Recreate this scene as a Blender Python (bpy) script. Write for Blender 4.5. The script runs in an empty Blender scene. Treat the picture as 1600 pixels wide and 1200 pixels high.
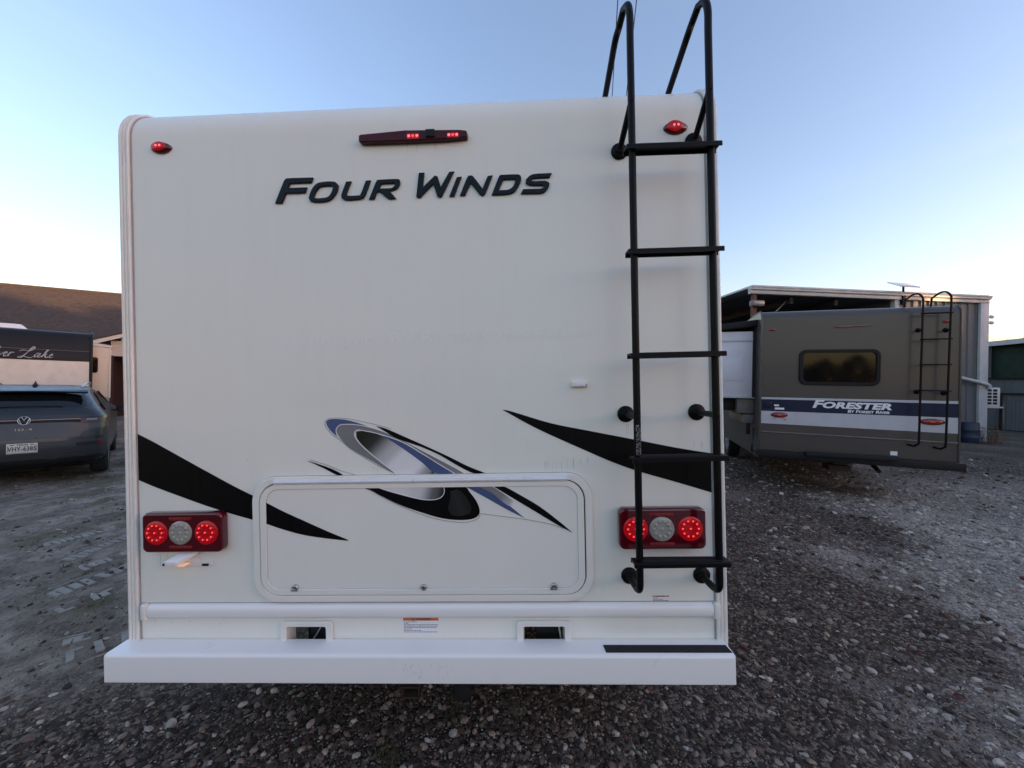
import bpy, bmesh, math, random
import numpy as np
from mathutils import Vector, Matrix, Euler
sc = bpy.context.scene
R_ = math.radians

# ------------------------------------------------------------------ camera
cam = bpy.data.objects.new('camera', bpy.data.cameras.new('camera'))
sc.collection.objects.link(cam); sc.camera = cam
cam.data.sensor_width = 36.0; cam.data.lens = 13.5
cam.data.clip_start = 0.05; cam.data.clip_end = 3000
cam.matrix_world = Matrix.Translation((0, 0, 1.65)) @ Matrix.Rotation(R_(90), 4, 'X') @ Matrix.Rotation(0.02, 4, 'Z')

# ------------------------------------------------------------------ sky, sun, exposure
SUN_AZ, SUN_EL = 108.0, 1.8            # azimuth clockwise from +Y (the view direction)
w = bpy.data.worlds.new('World'); sc.world = w; w.use_nodes = True
nt = w.node_tree; nt.nodes.clear()
out = nt.nodes.new('ShaderNodeOutputWorld'); bg = nt.nodes.new('ShaderNodeBackground')
sky = nt.nodes.new('ShaderNodeTexSky'); sky.sky_type = 'NISHITA'; sky.sun_disc = False
sky.sun_elevation = R_(SUN_EL); sky.sun_rotation = R_(SUN_AZ)
sky.altitude = 150; sky.air_density = 1.0; sky.dust_density = 1.4; sky.ozone_density = 2.0
bg.inputs['Strength'].default_value = 0.15
# camera response to the sky: tone curve on its luminance, white balance for open shade
bw = nt.nodes.new('ShaderNodeRGBToBW'); pw = nt.nodes.new('ShaderNodeMath'); pw.operation = 'POWER'; pw.inputs[1].default_value = -0.08
wb = nt.nodes.new('ShaderNodeVectorMath'); wb.operation = 'MULTIPLY'; wb.inputs[1].default_value = (1.17, 0.945, 0.945)
vs = nt.nodes.new('ShaderNodeVectorMath'); vs.operation = 'SCALE'
nt.links.new(sky.outputs[0], bw.inputs[0]); nt.links.new(bw.outputs[0], pw.inputs[0]); nt.links.new(sky.outputs[0], wb.inputs[0])
nt.links.new(wb.outputs[0], vs.inputs[0]); nt.links.new(pw.outputs[0], vs.inputs['Scale'])
tcw = nt.nodes.new('ShaderNodeTexCoord'); mpw = nt.nodes.new('ShaderNodeMapping'); mpw.inputs['Scale'].default_value = (1.6, 1.6, 11.0); mpw.inputs['Location'].default_value = (.35, .2, .1)
nzw = nt.nodes.new('ShaderNodeTexNoise'); nzw.inputs['Scale'].default_value = 1.5; nzw.inputs['Detail'].default_value = 7; nzw.inputs['Roughness'].default_value = .55
rmw = nt.nodes.new('ShaderNodeMapRange'); rmw.interpolation_type = 'SMOOTHSTEP'; rmw.inputs['From Min'].default_value = .52; rmw.inputs['From Max'].default_value = .80; rmw.inputs['To Max'].default_value = .07
mxw = nt.nodes.new('ShaderNodeMix'); mxw.data_type = 'RGBA'
gry = nt.nodes.new('ShaderNodeVectorMath'); gry.operation = 'SCALE'; gry.inputs[0].default_value = (1.35, 1.3, 1.25)
bw2 = nt.nodes.new('ShaderNodeRGBToBW')
nt.links.new(tcw.outputs['Generated'], mpw.inputs['Vector']); nt.links.new(mpw.outputs[0], nzw.inputs['Vector']); nt.links.new(nzw.outputs['Fac'], rmw.inputs['Value'])
nt.links.new(vs.outputs[0], bw2.inputs[0]); nt.links.new(bw2.outputs[0], gry.inputs['Scale'])
nt.links.new(rmw.outputs[0], mxw.inputs[0]); nt.links.new(vs.outputs[0], mxw.inputs[6]); nt.links.new(gry.outputs[0], mxw.inputs[7])
nt.links.new(mxw.outputs[2], bg.inputs['Color']); nt.links.new(bg.outputs[0], out.inputs['Surface'])
sun = bpy.data.objects.new('sun', bpy.data.lights.new('sun', 'SUN')); sc.collection.objects.link(sun)
sun.data.energy = 1.1; sun.data.angle = R_(0.6); sun.data.color = (1.0, 0.55, 0.26)
sd = Vector((math.sin(R_(SUN_AZ)) * math.cos(R_(SUN_EL)), math.cos(R_(SUN_AZ)) * math.cos(R_(SUN_EL)), math.sin(R_(SUN_EL))))
sun.rotation_euler = (-sd).to_track_quat('-Z', 'Y').to_euler()
sc.view_settings.view_transform = 'Standard'; sc.view_settings.look = 'None'
sc.view_settings.gamma = 1.0; sc.view_settings.use_curve_mapping = False
sc.view_settings.exposure = 3.04
sc.render.engine = 'CYCLES'
sc.cycles.use_denoising = True; sc.cycles.max_bounces = 8
random.seed(7); rng = np.random.default_rng(11)

# ------------------------------------------------------------------ materials
def N(t, kind, **kw):
    n = t.nodes.new(kind)
    for k, v in kw.items():
        if k in n.inputs: n.inputs[k].default_value = v
        else: setattr(n, k, v)
    return n
def mat(name, col, rough=0.5, metal=0.0, var=0.06, vscale=6.0, bump=0.0, bscale=60.0, coat=0.0, stretch=(1, 1, 1), emit=None, estr=0.0, spec=0.5, dirt=None, dscale=2.0, damt=0.5, dstretch=(1, 1, 1)):
    m = bpy.data.materials.new(name); m.use_nodes = True
    t = m.node_tree; b = t.nodes['Principled BSDF']
    b.inputs['Roughness'].default_value = rough; b.inputs['Metallic'].default_value = metal
    b.inputs['Coat Weight'].default_value = coat; b.inputs['Specular IOR Level'].default_value = spec
    tc = N(t, 'ShaderNodeTexCoord'); mp = N(t, 'ShaderNodeMapping'); mp.inputs['Scale'].default_value = stretch
    t.links.new(tc.outputs['Object'], mp.inputs['Vector'])
    nz = N(t, 'ShaderNodeTexNoise', Scale=vscale, Detail=5.0, Roughness=0.6)
    t.links.new(mp.outputs[0], nz.inputs['Vector'])
    rmp = N(t, 'ShaderNodeMapRange'); rmp.inputs['From Min'].default_value = 0.3; rmp.inputs['From Max'].default_value = 0.7
    rmp.inputs['To Min'].default_value = 1 - var; rmp.inputs['To Max'].default_value = 1 + var
    t.links.new(nz.outputs['Fac'], rmp.inputs['Value'])
    mul = N(t, 'ShaderNodeVectorMath', operation='SCALE'); mul.inputs[0].default_value = col[:3]
    t.links.new(rmp.outputs[0], mul.inputs['Scale'])
    last = mul.outputs[0]
    if dirt:
        mp2 = N(t, 'ShaderNodeMapping'); mp2.inputs['Scale'].default_value = dstretch
        t.links.new(tc.outputs['Object'], mp2.inputs['Vector'])
        n2 = N(t, 'ShaderNodeTexNoise', Scale=dscale, Detail=7.0, Roughness=0.65); t.links.new(mp2.outputs[0], n2.inputs['Vector'])
        r2 = N(t, 'ShaderNodeMapRange'); r2.inputs['From Min'].default_value = 0.5; r2.inputs['From Max'].default_value = 0.8
        r2.inputs['To Max'].default_value = damt; t.links.new(n2.outputs['Fac'], r2.inputs['Value'])
        mx = N(t, 'ShaderNodeMix', data_type='RGBA'); mx.inputs['B'].default_value = (*dirt, 1)
        mx.inputs[7].default_value = (*dirt, 1)
        t.links.new(r2.outputs[0], mx.inputs[0]); t.links.new(last, mx.inputs[6]); last = mx.outputs[2]
    t.links.new(last, b.inputs['Base Color'])
    rr = N(t, 'ShaderNodeMapRange'); rr.inputs['To Min'].default_value = max(0, rough - 0.08); rr.inputs['To Max'].default_value = min(1, rough + 0.08)
    t.links.new(nz.outputs['Fac'], rr.inputs['Value']); t.links.new(rr.outputs[0], b.inputs['Roughness'])
    if bump:
        n3 = N(t, 'ShaderNodeTexNoise', Scale=bscale, Detail=4.0); t.links.new(mp.outputs[0], n3.inputs['Vector'])
        bp = N(t, 'ShaderNodeBump', Strength=bump, Distance=0.01); t.links.new(n3.outputs['Fac'], bp.inputs['Height']); t.links.new(bp.outputs[0], b.inputs['Normal'])
    if emit:
        b.inputs['Emission Color'].default_value = (*emit, 1); b.inputs['Emission Strength'].default_value = estr
    return m

M = {}
M['gelcoat'] = mat('gelcoat', (.82, .825, .76), .32, var=.02, vscale=1.2, bump=.045, bscale=2.2, dirt=(.50, .47, .40), dscale=3.0, damt=.07, dstretch=(6, 6, .5))
M['hatch_white'] = mat('hatch_white', (.83, .815, .76), .35, var=.02, vscale=2, bump=.015, bscale=5)
M['trim_white'] = mat('trim_white', (.80, .79, .74), .35, var=.04, vscale=12, dirt=(.42, .40, .36), dscale=5, damt=.12, dstretch=(3, 3, .6))
M['alu'] = mat('alu', (.80, .80, .82), .32, metal=.25, var=.05, vscale=20, dirt=(.45, .44, .43), dscale=14, damt=.3)
M['bumper_white'] = mat('bumper_white', (.87, .865, .845), .30, var=.0, vscale=5, coat=.3, bump=.01, bscale=30, dirt=(.45, .43, .4), dscale=22, damt=.0)
M['black_vinyl'] = mat('black_vinyl', (.0035, .0035, .004), .42, var=.3, vscale=4, stretch=(12, 1, .6), spec=.13)
M['black_paint'] = mat('black_paint', (.0035, .0035, .004), .45, spec=.16, var=.25, vscale=30, bump=.05, bscale=250)
M['grip'] = mat('grip', (.012, .012, .013), .9, var=.3, vscale=120, bump=.5, bscale=500)
M['letter'] = mat('letter', (.004, .007, .011), .28, spec=.22, var=.1)
M['blue_vinyl'] = mat('blue_vinyl', (.06, .092, .215), .4, var=.08, vscale=10)
M['grey_vinyl'] = mat('grey_vinyl', (.20, .20, .21), .4, var=.06, vscale=10)
M['line_grey'] = mat('line_grey', (.33, .34, .36), .5)
M['white_vinyl'] = mat('white_vinyl', (.82, .82, .83), .4, var=.02)
M['ghost'] = mat('ghost', (.86, .87, .83), .3, var=.02)
M['dark_gap'] = mat('dark_gap', (.012, .012, .012), .8)
M['lens_red'] = mat('lens_red', (.085, .002, .008), .16, var=.1, coat=.6)
M['lens_red_lit'] = mat('lens_red_lit', (.22, .002, .008), .25, var=.1, emit=(1, .004, .015), estr=.02)
M['led_red'] = mat('led_red', (.9, .05, .04), .3, emit=(1, .05, .04), estr=.22)
M['led_hot'] = mat('led_hot', (.9, .2, .2), .3, emit=(1, .05, .06), estr=.55)
M['reflector'] = mat('reflector', (.22, .006, .012), .3, var=.2, vscale=90, bump=.4, bscale=200)
M['lens_clear'] = mat('lens_clear', (.33, .32, .29), .25, var=.15, vscale=60, coat=.5)
M['chrome'] = mat('chrome', (.5, .49, .48), .3, metal=.9, var=.1)
M['black_plastic'] = mat('black_plastic', (.014, .014, .0155), .6, spec=.25, var=.15, vscale=20)
M['rust'] = mat('rust', (.034, .018, .012), .85, var=.4, vscale=14, bump=.3, bscale=60)
M['tyre'] = mat('tyre', (.018, .018, .018), .85, var=.2, bump=.2, bscale=80)
M['orange'] = mat('orange', (.55, .16, .05), .5)
M['print_dark'] = mat('print_dark', (.07, .07, .08), .6)
M['print_blue'] = mat('print_blue', (.03, .05, .13), .5)
M['lamp_warm'] = mat('lamp_warm', (.9, .7, .5), .4, emit=(1, .45, .2), estr=.045)
# grey motorhome
M['taupe'] = mat('taupe', (.078, .069, .062), .3, var=.07, vscale=1.2, coat=.1, spec=.4, bump=.03, bscale=3, dirt=(.06, .055, .05), dscale=1.2, damt=.25, dstretch=(.6, 1, 3.5))
M['navy'] = mat('navy', (.006, .013, .042), .4, var=.08, spec=.3)
M['stripe_white'] = mat('stripe_white', (.50, .51, .54), .35, var=.04, dirt=(.3, .3, .3), dscale=5, damt=.3)
M['window_black'] = mat('window_black', (.006, .006, .008), .45, spec=.25, var=.1)
M['glass_dark'] = mat('glass_dark', (.008, .007, .006), .03, var=.05, spec=.32)
M['slide_white'] = mat('slide_white', (.62, .62, .66), .5, var=.05, vscale=4, bump=.15, bscale=5)
M['lens_red_off'] = mat('lens_red_off', (.30, .012, .014), .2, var=.12, coat=.5)
M['grey_box'] = mat('grey_box', (.16, .15, .14), .5, var=.2)
# car
M['car_paint'] = mat('car_paint', (.026, .029, .033), .3, metal=.2, var=.04, coat=.2, dirt=(.085, .08, .075), dscale=4, damt=.3)
M['car_dusty'] = mat('car_dusty', (.030, .033, .037), .5, var=.12, vscale=8, dirt=(.07, .066, .062), dscale=6, damt=.5)
M['cladding'] = mat('cladding', (.018, .018, .02), .65, spec=.25, var=.15, vscale=10)
M['car_glass'] = mat('car_glass', (.006, .007, .008), .05, var=.05, spec=.5)
M['plate_white'] = mat('plate_white', (.62, .60, .54), .45, var=.06, vscale=20)
M['silver'] = mat('silver', (.62, .63, .65), .25, metal=.7, var=.05)
M['lamp_smoked'] = mat('lamp_smoked', (.035, .006, .008), .2, var=.1, spec=.4)
M['light_bar'] = mat('light_bar', (.30, .16, .13), .15, var=.1, coat=.6)
# trailer and buildings
M['trailer_dark'] = mat('trailer_dark', (.012, .012, .014), .5, var=.1, vscale=2, spec=.25)
M['trailer_silver'] = mat('trailer_silver', (.62, .58, .53), .38, metal=.15, var=.07, vscale=3, dirt=(.34, .32, .30), dscale=4, damt=.5)
M['beige'] = mat('beige', (.62, .53, .42), .5, var=.05)
M['script_silver'] = mat('script_silver', (.48, .47, .46), .3, metal=.4)
M['siding'] = mat('siding', (.52, .42, .36), .6, var=.06, vscale=3, stretch=(1, 1, 6))
M['fascia'] = mat('fascia', (.66, .60, .55), .5, var=.05)
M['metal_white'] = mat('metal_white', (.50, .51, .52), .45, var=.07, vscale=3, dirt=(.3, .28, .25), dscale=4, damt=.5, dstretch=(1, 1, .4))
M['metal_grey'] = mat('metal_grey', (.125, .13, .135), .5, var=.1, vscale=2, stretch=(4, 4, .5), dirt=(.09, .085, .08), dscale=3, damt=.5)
M['fence_grey'] = mat('fence_grey', (.13, .145, .15), .55, var=.12, vscale=3, dirt=(.10, .085, .07), dscale=3, damt=.5)
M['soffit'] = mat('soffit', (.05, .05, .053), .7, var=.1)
M['oxide_red'] = mat('oxide_red', (.10, .025, .02), .6, var=.2)
M['maroon'] = mat('maroon', (.035, .012, .010), .7, var=.2)
M['tarp_green'] = mat('tarp_green', (.012, .03, .018), .75, var=.35, vscale=5, bump=.5, bscale=9)
M['blue_plastic'] = mat('blue_plastic', (.02, .03, .06), .5, var=.2)
M['ac_white'] = mat('ac_white', (.58, .58, .55), .5, var=.05)
M['bark'] = mat('bark', (.10, .08, .065), .9, var=.3, vscale=9, bump=.6, bscale=30)
M['wood'] = mat('wood', (.13, .10, .075), .9, var=.3, vscale=8, stretch=(1, 1, .1), bump=.4, bscale=30)
M['cable'] = mat('cable', (.012, .012, .014), .6)
M['dry_leaf'] = mat('dry_leaf', (.16, .09, .045), .8, var=.4, vscale=30)
M['grass'] = mat('grass', (.055, .062, .022), .8, var=.4, vscale=4)

# ------------------------------------------------------------------ building helpers
def tag(o, label=None, cat=None, group=None, kind=None):
    if label: o['label'] = label
    if cat: o['category'] = cat
    if group: o['group'] = group
    if kind: o['kind'] = kind
    return o
def thing(name, loc, rot=(0, 0, 0), label=None, cat=None, group=None):
    o = bpy.data.objects.new(name, None); sc.collection.objects.link(o)
    o.location = loc; o.rotation_euler = rot; o.empty_display_size = .2
    return tag(o, label, cat, group)
class MB:
    def __init__(s): s.v = []; s.f = []
    def add(s, v, f):
        n = len(s.v); s.v += [tuple(map(float, p)) for p in v]; s.f += [tuple(i + n for i in q) for q in f]; return s
    def box(s, x0, x1, y0, y1, z0, z1):
        return s.add([(x0, y0, z0), (x1, y0, z0), (x1, y1, z0), (x0, y1, z0), (x0, y0, z1), (x1, y0, z1), (x1, y1, z1), (x0, y1, z1)],
                     [(0, 3, 2, 1), (4, 5, 6, 7), (0, 1, 5, 4), (1, 2, 6, 5), (2, 3, 7, 6), (3, 0, 4, 7)])
    def obox(s, c, ax, ay, az):
        c = Vector(c); ax, ay, az = Vector(ax), Vector(ay), Vector(az)
        v = [c + a * ax + b * ay + d * az for d in (-1, 1) for b in (-1, 1) for a in (-1, 1)]
        return s.add(v, [(0, 2, 3, 1), (4, 5, 7, 6), (0, 1, 5, 4), (1, 3, 7, 5), (3, 2, 6, 7), (2, 0, 4, 6)])
    def tube(s, pts, r, n=12, cap=True, rs=None):
        pts = [Vector(p) for p in pts]; k = len(pts); rings = []; up = None
        for i, p in enumerate(pts):
            t = (pts[min(i + 1, k - 1)] - pts[max(i - 1, 0)]).normalized()
            if up is None: up = t.orthogonal().normalized()
            up = (up - t * up.dot(t)).normalized(); b = t.cross(up)
            rr = rs[i] if rs else r
            rings.append([p + (up * math.cos(a) + b * math.sin(a)) * rr for a in [2 * math.pi * j / n for j in range(n)]])
        v = [q for ring in rings for q in ring]; f = []
        for i in range(k - 1):
            for j in range(n):
                a = i * n + j; b2 = i * n + (j + 1) % n; f.append((a, b2, b2 + n, a + n))
        if cap: f.append(tuple(range(n - 1, -1, -1))); f.append(tuple((k - 1) * n + j for j in range(n)))
        return s.add(v, f)
    def lathe(s, c, axis, prof, n=24):      # prof: (radius, along-axis)
        c = Vector(c); ax = Vector(axis).normalized(); u = ax.orthogonal().normalized(); w2 = ax.cross(u); v = []; f = []
        for r, h in prof:
            for j in range(n):
                a = 2 * math.pi * j / n; v.append(c + ax * h + (u * math.cos(a) + w2 * math.sin(a)) * max(r, 1e-4))
        for i in range(len(prof) - 1):
            for j in range(n): f.append((i * n + j, i * n + (j + 1) % n, (i + 1) * n + (j + 1) % n, (i + 1) * n + j))
        if prof[0][0] > 1e-3: f.append(tuple(range(n - 1, -1, -1)))
        if prof[-1][0] > 1e-3: f.append(tuple((len(prof) - 1) * n + j for j in range(n)))
        return s.add(v, f)
    def grid(s, P, close_u=False):          # P[i][j] points
        ni, nj = len(P), len(P[0]); v = [q for row in P for q in row]; f = []
        for i in range(ni - 1):
            for j in range(nj if close_u else nj - 1):
                a = i * nj + j; b = i * nj + (j + 1) % nj; f.append((a, b, b + nj, a + nj))
        return s.add(v, f)
    def prism(s, poly, y0, y1):             # polygon in (x, z) extruded from y0 (front) to y1
        n = len(poly); v = [(x, y0, z) for x, z in poly] + [(x, y1, z) for x, z in poly]
        f = [tuple(range(n)), tuple(range(2 * n - 1, n - 1, -1))] + [(i, i + n, (i + 1) % n + n, (i + 1) % n) for i in range(n)]
        return s.add(v, f)
    def build(s, name, m, parent=None, smooth=True, bevel=0.0, seg=2, angle=35, label=None, loc=None, kind=None):
        me = bpy.data.meshes.new(name); me.from_pydata(s.v, [], s.f); me.validate()
        bm = bmesh.new(); bm.from_mesh(me); bmesh.ops.recalc_face_normals(bm, faces=bm.faces)
        if bevel:
            es = [e for e in bm.edges if len(e.link_faces) == 2 and e.calc_face_angle(0) > R_(30)]
            bmesh.ops.bevel(bm, geom=es, offset=bevel, segments=seg, affect='EDGES', profile=.5, clamp_overlap=True)
        bm.to_mesh(me); bm.free()
        return link(name, me, m, parent, smooth, angle, label, loc, kind)
def link(name, me, m, parent=None, smooth=True, angle=35, label=None, loc=None, kind=None):
    if m is not None:
        me.materials.clear(); me.materials.append(M[m] if isinstance(m, str) else m)
    if smooth and len(me.polygons):
        me.polygons.foreach_set('use_smooth', [True] * len(me.polygons)); me.set_sharp_from_angle(angle=R_(angle))
    o = bpy.data.objects.new(name, me); sc.collection.objects.link(o)
    if parent: o.parent = parent
    if loc: o.location = loc
    if label: o['label'] = label
    if kind: o['kind'] = kind
    return o
def copy_obj(o, parent=None, loc=None, rot=None):
    c = o.copy(); sc.collection.objects.link(c)
    if parent: c.parent = parent
    if loc is not None: c.location = loc
    if rot is not None: c.rotation_euler = rot
    return c
def copy_tree(o, parent=None, loc=None, rot=None):
    c = copy_obj(o, parent, loc, rot)
    for ch in list(o.children): copy_tree(ch, c)
    return c
def cr(pts, n=6, closed=False, corner=50):  # Catmull-Rom through 2-D points, sharp turns kept as corners
    P = [Vector((*p, 0)[:3]) if len(p) == 2 else Vector(p) for p in pts]; k = len(P); res = []
    def is_corner(i):
        if not closed and i in (0, k - 1): return True
        a = P[i] - P[i - 1]; b = P[(i + 1) % k] - P[i]
        if a.length < 1e-9 or b.length < 1e-9: return True
        return a.angle(b) > R_(corner)
    for i in range(k if closed else k - 1):
        p1, p2 = P[i], P[(i + 1) % k]
        p0 = p1 - (p2 - p1) if is_corner(i) else P[i - 1]
        p3 = p2 + (p2 - p1) if is_corner((i + 1) % k) else P[(i + 2) % k]
        for j in range(n):
            t = j / n
            res.append(.5 * ((2 * p1) + (-p0 + p2) * t + (2 * p0 - 5 * p1 + 4 * p2 - p3) * t * t + (-p0 + 3 * p1 - 3 * p2 + p3) * t ** 3))
    if not closed: res.append(P[-1])
    dim = len(pts[0])
    return [tuple(q)[:dim] for q in res]
def flat_mesh(name, loops, depth=.0006, bevel=0.0, y=0.0, bseg=2):
    """filled outline(s) in (x, z), thickness 2*depth, face towards -y"""
    cu = bpy.data.curves.new(name, 'CURVE'); cu.dimensions = '2D'; cu.fill_mode = 'BOTH'
    cu.extrude = depth; cu.bevel_depth = bevel; cu.bevel_resolution = bseg
    if bevel: cu.offset = -bevel
    for lp in loops:
        sp = cu.splines.new('POLY'); sp.points.add(len(lp) - 1)
        for p, q in zip(sp.points, lp): p.co = (q[0], q[1], 0, 1)
        sp.use_cyclic_u = True
    return curve_mesh(name, cu, y)
def curve_mesh(name, cu, y=0.0, M4=None):
    tmp = bpy.data.objects.new('tmp', cu); sc.collection.objects.link(tmp)
    dg = bpy.context.evaluated_depsgraph_get()
    me = bpy.data.meshes.new_from_object(tmp.evaluated_get(dg)); me.name = name
    bpy.data.objects.remove(tmp); bpy.data.curves.remove(cu)
    me.transform(Matrix.Rotation(R_(90), 4, 'X')); me.transform(Matrix.Translation((0, y, 0)))
    if M4: me.transform(M4)
    return me
def text_mesh(name, body, size, cx, cz, y, align='CENTER', sx=1.0, shear=0.0, small=None, bold=0.0, rot=0.0, depth=.0006, spacing=1.0):
    cu = bpy.data.curves.new(name, 'FONT'); cu.body = body; cu.size = size; cu.align_x = align; cu.align_y = 'CENTER'
    cu.extrude = depth; cu.offset = bold; cu.shear = shear; cu.space_character = spacing; cu.resolution_u = 3
    if small:
        cu.small_caps_scale = small
        for i, ch in enumerate(body):
            if not (i == 0 or body[i - 1] == ' '): cu.body_format[i].use_small_caps = True
    me = curve_mesh(name, cu, 0.0)
    me.transform(Matrix.Translation((cx, y, cz)) @ Matrix.Rotation(rot, 4, 'Y') @ Matrix.Diagonal((sx, 1, 1, 1)))
    return me
def rrect(x0, x1, z0, z1, r, n=6):
    pts = []
    for cx, cz, a0 in ((x1 - r, z0 + r, -90), (x1 - r, z1 - r, 0), (x0 + r, z1 - r, 90), (x0 + r, z0 + r, 180)):
        pts += [(cx + r * math.cos(R_(a0 + 90 * i / n)), cz + r * math.sin(R_(a0 + 90 * i / n))) for i in range(n + 1)]
    return pts
def ellipse(cx, cz, rx, rz, n=32, rot=0.0):
    return [(cx + rx * math.cos(a) * math.cos(rot) - rz * math.sin(a) * math.sin(rot), cz + rx * math.cos(a) * math.sin(rot) + rz * math.sin(a) * math.cos(rot)) for a in [2 * math.pi * i / n for i in range(n)]]
def ribbon(pts, wd):
    P = [Vector((*p, 0)) for p in pts]; L = []; Rr = []
    for i, p in enumerate(P):
        t = (P[min(i + 1, len(P) - 1)] - P[max(i - 1, 0)]).normalized(); n = Vector((-t.y, t.x, 0)) * wd / 2
        L.append(tuple((p + n)[:2])); Rr.append(tuple((p - n)[:2]))
    return L + Rr[::-1]

# ------------------------------------------------------------------ ground
def sstep(a, b, x): t = np.clip((x - a) / (b - a), 0, 1); return t * t * (3 - 2 * t)
def gz(x, y):
    x = np.asarray(x, float); y = np.asarray(y, float)
    z = -.14 * sstep(-4.2, -7.2, x)
    z = z + .022 * np.sin(.9 * x + 1.3) * np.sin(.7 * y + .4) + .012 * np.sin(2.3 * x + .5 * y) + .006 * np.sin(5.1 * x - 3.7 * y + 1.0) * np.exp(-((x * x + y * y) / 60))
    return z * 1.0
def gmat(name, stone=False):
    """mud, fine gravel and pale limestone patches; position decides the colour (world = object space, ground unrotated)"""
    m = bpy.data.materials.new(name); m.use_nodes = True; t = m.node_tree; b = t.nodes['Principled BSDF']
    tc = N(t, 'ShaderNodeTexCoord')
    P = tc.outputs['Object']
    def noise(s, d=6.0, r=.6, off=(0, 0, 0), st=(1, 1, 1)):
        mp = N(t, 'ShaderNodeMapping'); mp.inputs['Location'].default_value = off; mp.inputs['Scale'].default_value = st
        t.links.new(P, mp.inputs['Vector'])
        n = N(t, 'ShaderNodeTexNoise', Scale=s, Detail=d, Roughness=r); t.links.new(mp.outputs[0], n.inputs['Vector']); return n.outputs['Fac']
    def ramp(v, a, c, o0=0., o1=1.):
        r = N(t, 'ShaderNodeMapRange', interpolation_type='SMOOTHSTEP'); r.inputs['From Min'].default_value = a; r.inputs['From Max'].default_value = c
        r.inputs['To Min'].default_value = o0; r.inputs['To Max'].default_value = o1
        t.links.new(v, r.inputs['Value']); return r.outputs[0]
    def math_(op, a, c):
        n = N(t, 'ShaderNodeMath', operation=op)
        for i, q in enumerate((a, c)):
            if hasattr(q, 'node'): t.links.new(q, n.inputs[i])
            else: n.inputs[i].default_value = q
        return n.outputs[0]
    def mix(f, a, c):
        n = N(t, 'ShaderNodeMix', data_type='RGBA')
        for i, q in ((0, f), (6, a), (7, c)):
            if hasattr(q, 'node'): t.links.new(q, n.inputs[i])
            elif i == 0: n.inputs[0].default_value = q
            else: n.inputs[i].default_value = (*q, 1)
        return n.outputs[2]
    at = N(t, 'ShaderNodeAttribute', attribute_name='pale'); pale = at.outputs['Fac']
    at2 = N(t, 'ShaderNodeAttribute', attribute_name='mud'); mud = at2.outputs['Fac']
    vor = N(t, 'ShaderNodeTexVoronoi', Scale=55.0); t.links.new(P, vor.inputs['Vector'])
    vor2 = N(t, 'ShaderNodeTexVoronoi', Scale=22.0); t.links.new(P, vor2.inputs['Vector'])
    gcol = N(t, 'ShaderNodeValToRGB'); cr_ = gcol.color_ramp
    cr_.elements[0].color = (.021, .016, .0125, 1); cr_.elements[1].color = (.20, .156, .120, 1); cr_.elements[1].position = .95
    e = cr_.elements.new(.5); e.color = (.050, .037, .028, 1)
    sep = N(t, 'ShaderNodeSeparateColor'); t.links.new(vor.outputs['Color'], sep.inputs[0]); t.links.new(sep.outputs[0], gcol.inputs[0])
    g2 = N(t, 'ShaderNodeValToRGB'); g2.color_ramp.elements[0].color = (.17, .143, .117, 1); g2.color_ramp.elements[1].color = (.50, .44, .375, 1)
    t.links.new(sep.outputs[1], g2.inputs[0])
    base = mix(math_('MULTIPLY', pale, ramp(noise(3.5, 6), .22, .52)), gcol.outputs[0], g2.outputs[0])
    mudc = mix(ramp(noise(2.2, 8, .65), .38, .62), (.165, .128, .100), (.31, .255, .208))
    mudc = mix(ramp(noise(1.3, 5, .6, (5, 2, 0)), .52, .64, 0, .7), mudc, (.105, .090, .042))
    grit = mix(.5, mudc, gcol.outputs[0])
    mudc = mix(ramp(noise(7, 6), .45, .6), mudc, grit)
    col = mix(mud, base, mudc)
    dk = ramp(noise(.55, 4, .5, (3, 1, 0)), .3, .7, .72, 1.2)
    sc_ = N(t, 'ShaderNodeVectorMath', operation='SCALE'); t.links.new(col, sc_.inputs[0]); t.links.new(dk, sc_.inputs['Scale'])
    t.links.new(sc_.outputs[0], b.inputs['Base Color']); b.inputs['Roughness'].default_value = .92; b.inputs['Specular IOR Level'].default_value = .25
    d1 = math_('MULTIPLY', vor.outputs['Distance'], -.8); d2 = math_('MULTIPLY', vor2.outputs['Distance'], -.5)
    hgt = math_('ADD', math_('ADD', d1, d2), math_('MULTIPLY', noise(30, 6), .8))
    bp = N(t, 'ShaderNodeBump', Strength=.8, Distance=.012); t.links.new(hgt, bp.inputs['Height']); t.links.new(bp.outputs[0], b.inputs['Normal'])
    return m
def pale_at(x, y):          # pale limestone drift on the right, older spread far left by the car
    x = np.asarray(x, float); y = np.asarray(y, float)
    wob = .30 * np.sin(1.7 * x + 2.2 * y) + .18 * np.sin(4.1 * x - 3 * y) + .1 * np.sin(9 * x + 7 * y)
    s = (x - 5.2) * .835 - (y - 5.9) * .55 + wob
    right = sstep(-.45, .5, s) * (1 - .7 * sstep(2.0, 4.2, s)) * (1 - .8 * sstep(6.0, 8.0, y)) * (x > 1.0)
    right = right + .22 * sstep(.5, .9, np.sin(2.1 * x + 1.2 * y) * np.sin(1.6 * y - .8 * x + 1)) * (x > .5)
    left = .75 * np.exp(-((y - 5.55 + .1 * x + .4 * np.sin(x * 2)) / .5) ** 2) * sstep(-2.2, -3.2, x)
    return np.clip(right + left, 0, 1)
def mud_at(x, y):
    x = np.asarray(x, float); y = np.asarray(y, float)
    w2 = .35 * np.sin(1.9 * y + .7 * x) + .2 * np.sin(4.3 * y)
    m = sstep(-.2, -1.7, x + .28 * (y - 1.6) + w2) * sstep(1.25, 2.1, y + .35 * np.sin(1.3 * x + .5) - .12 * (x + 3))
    return np.clip(m, 0, 1)
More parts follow.
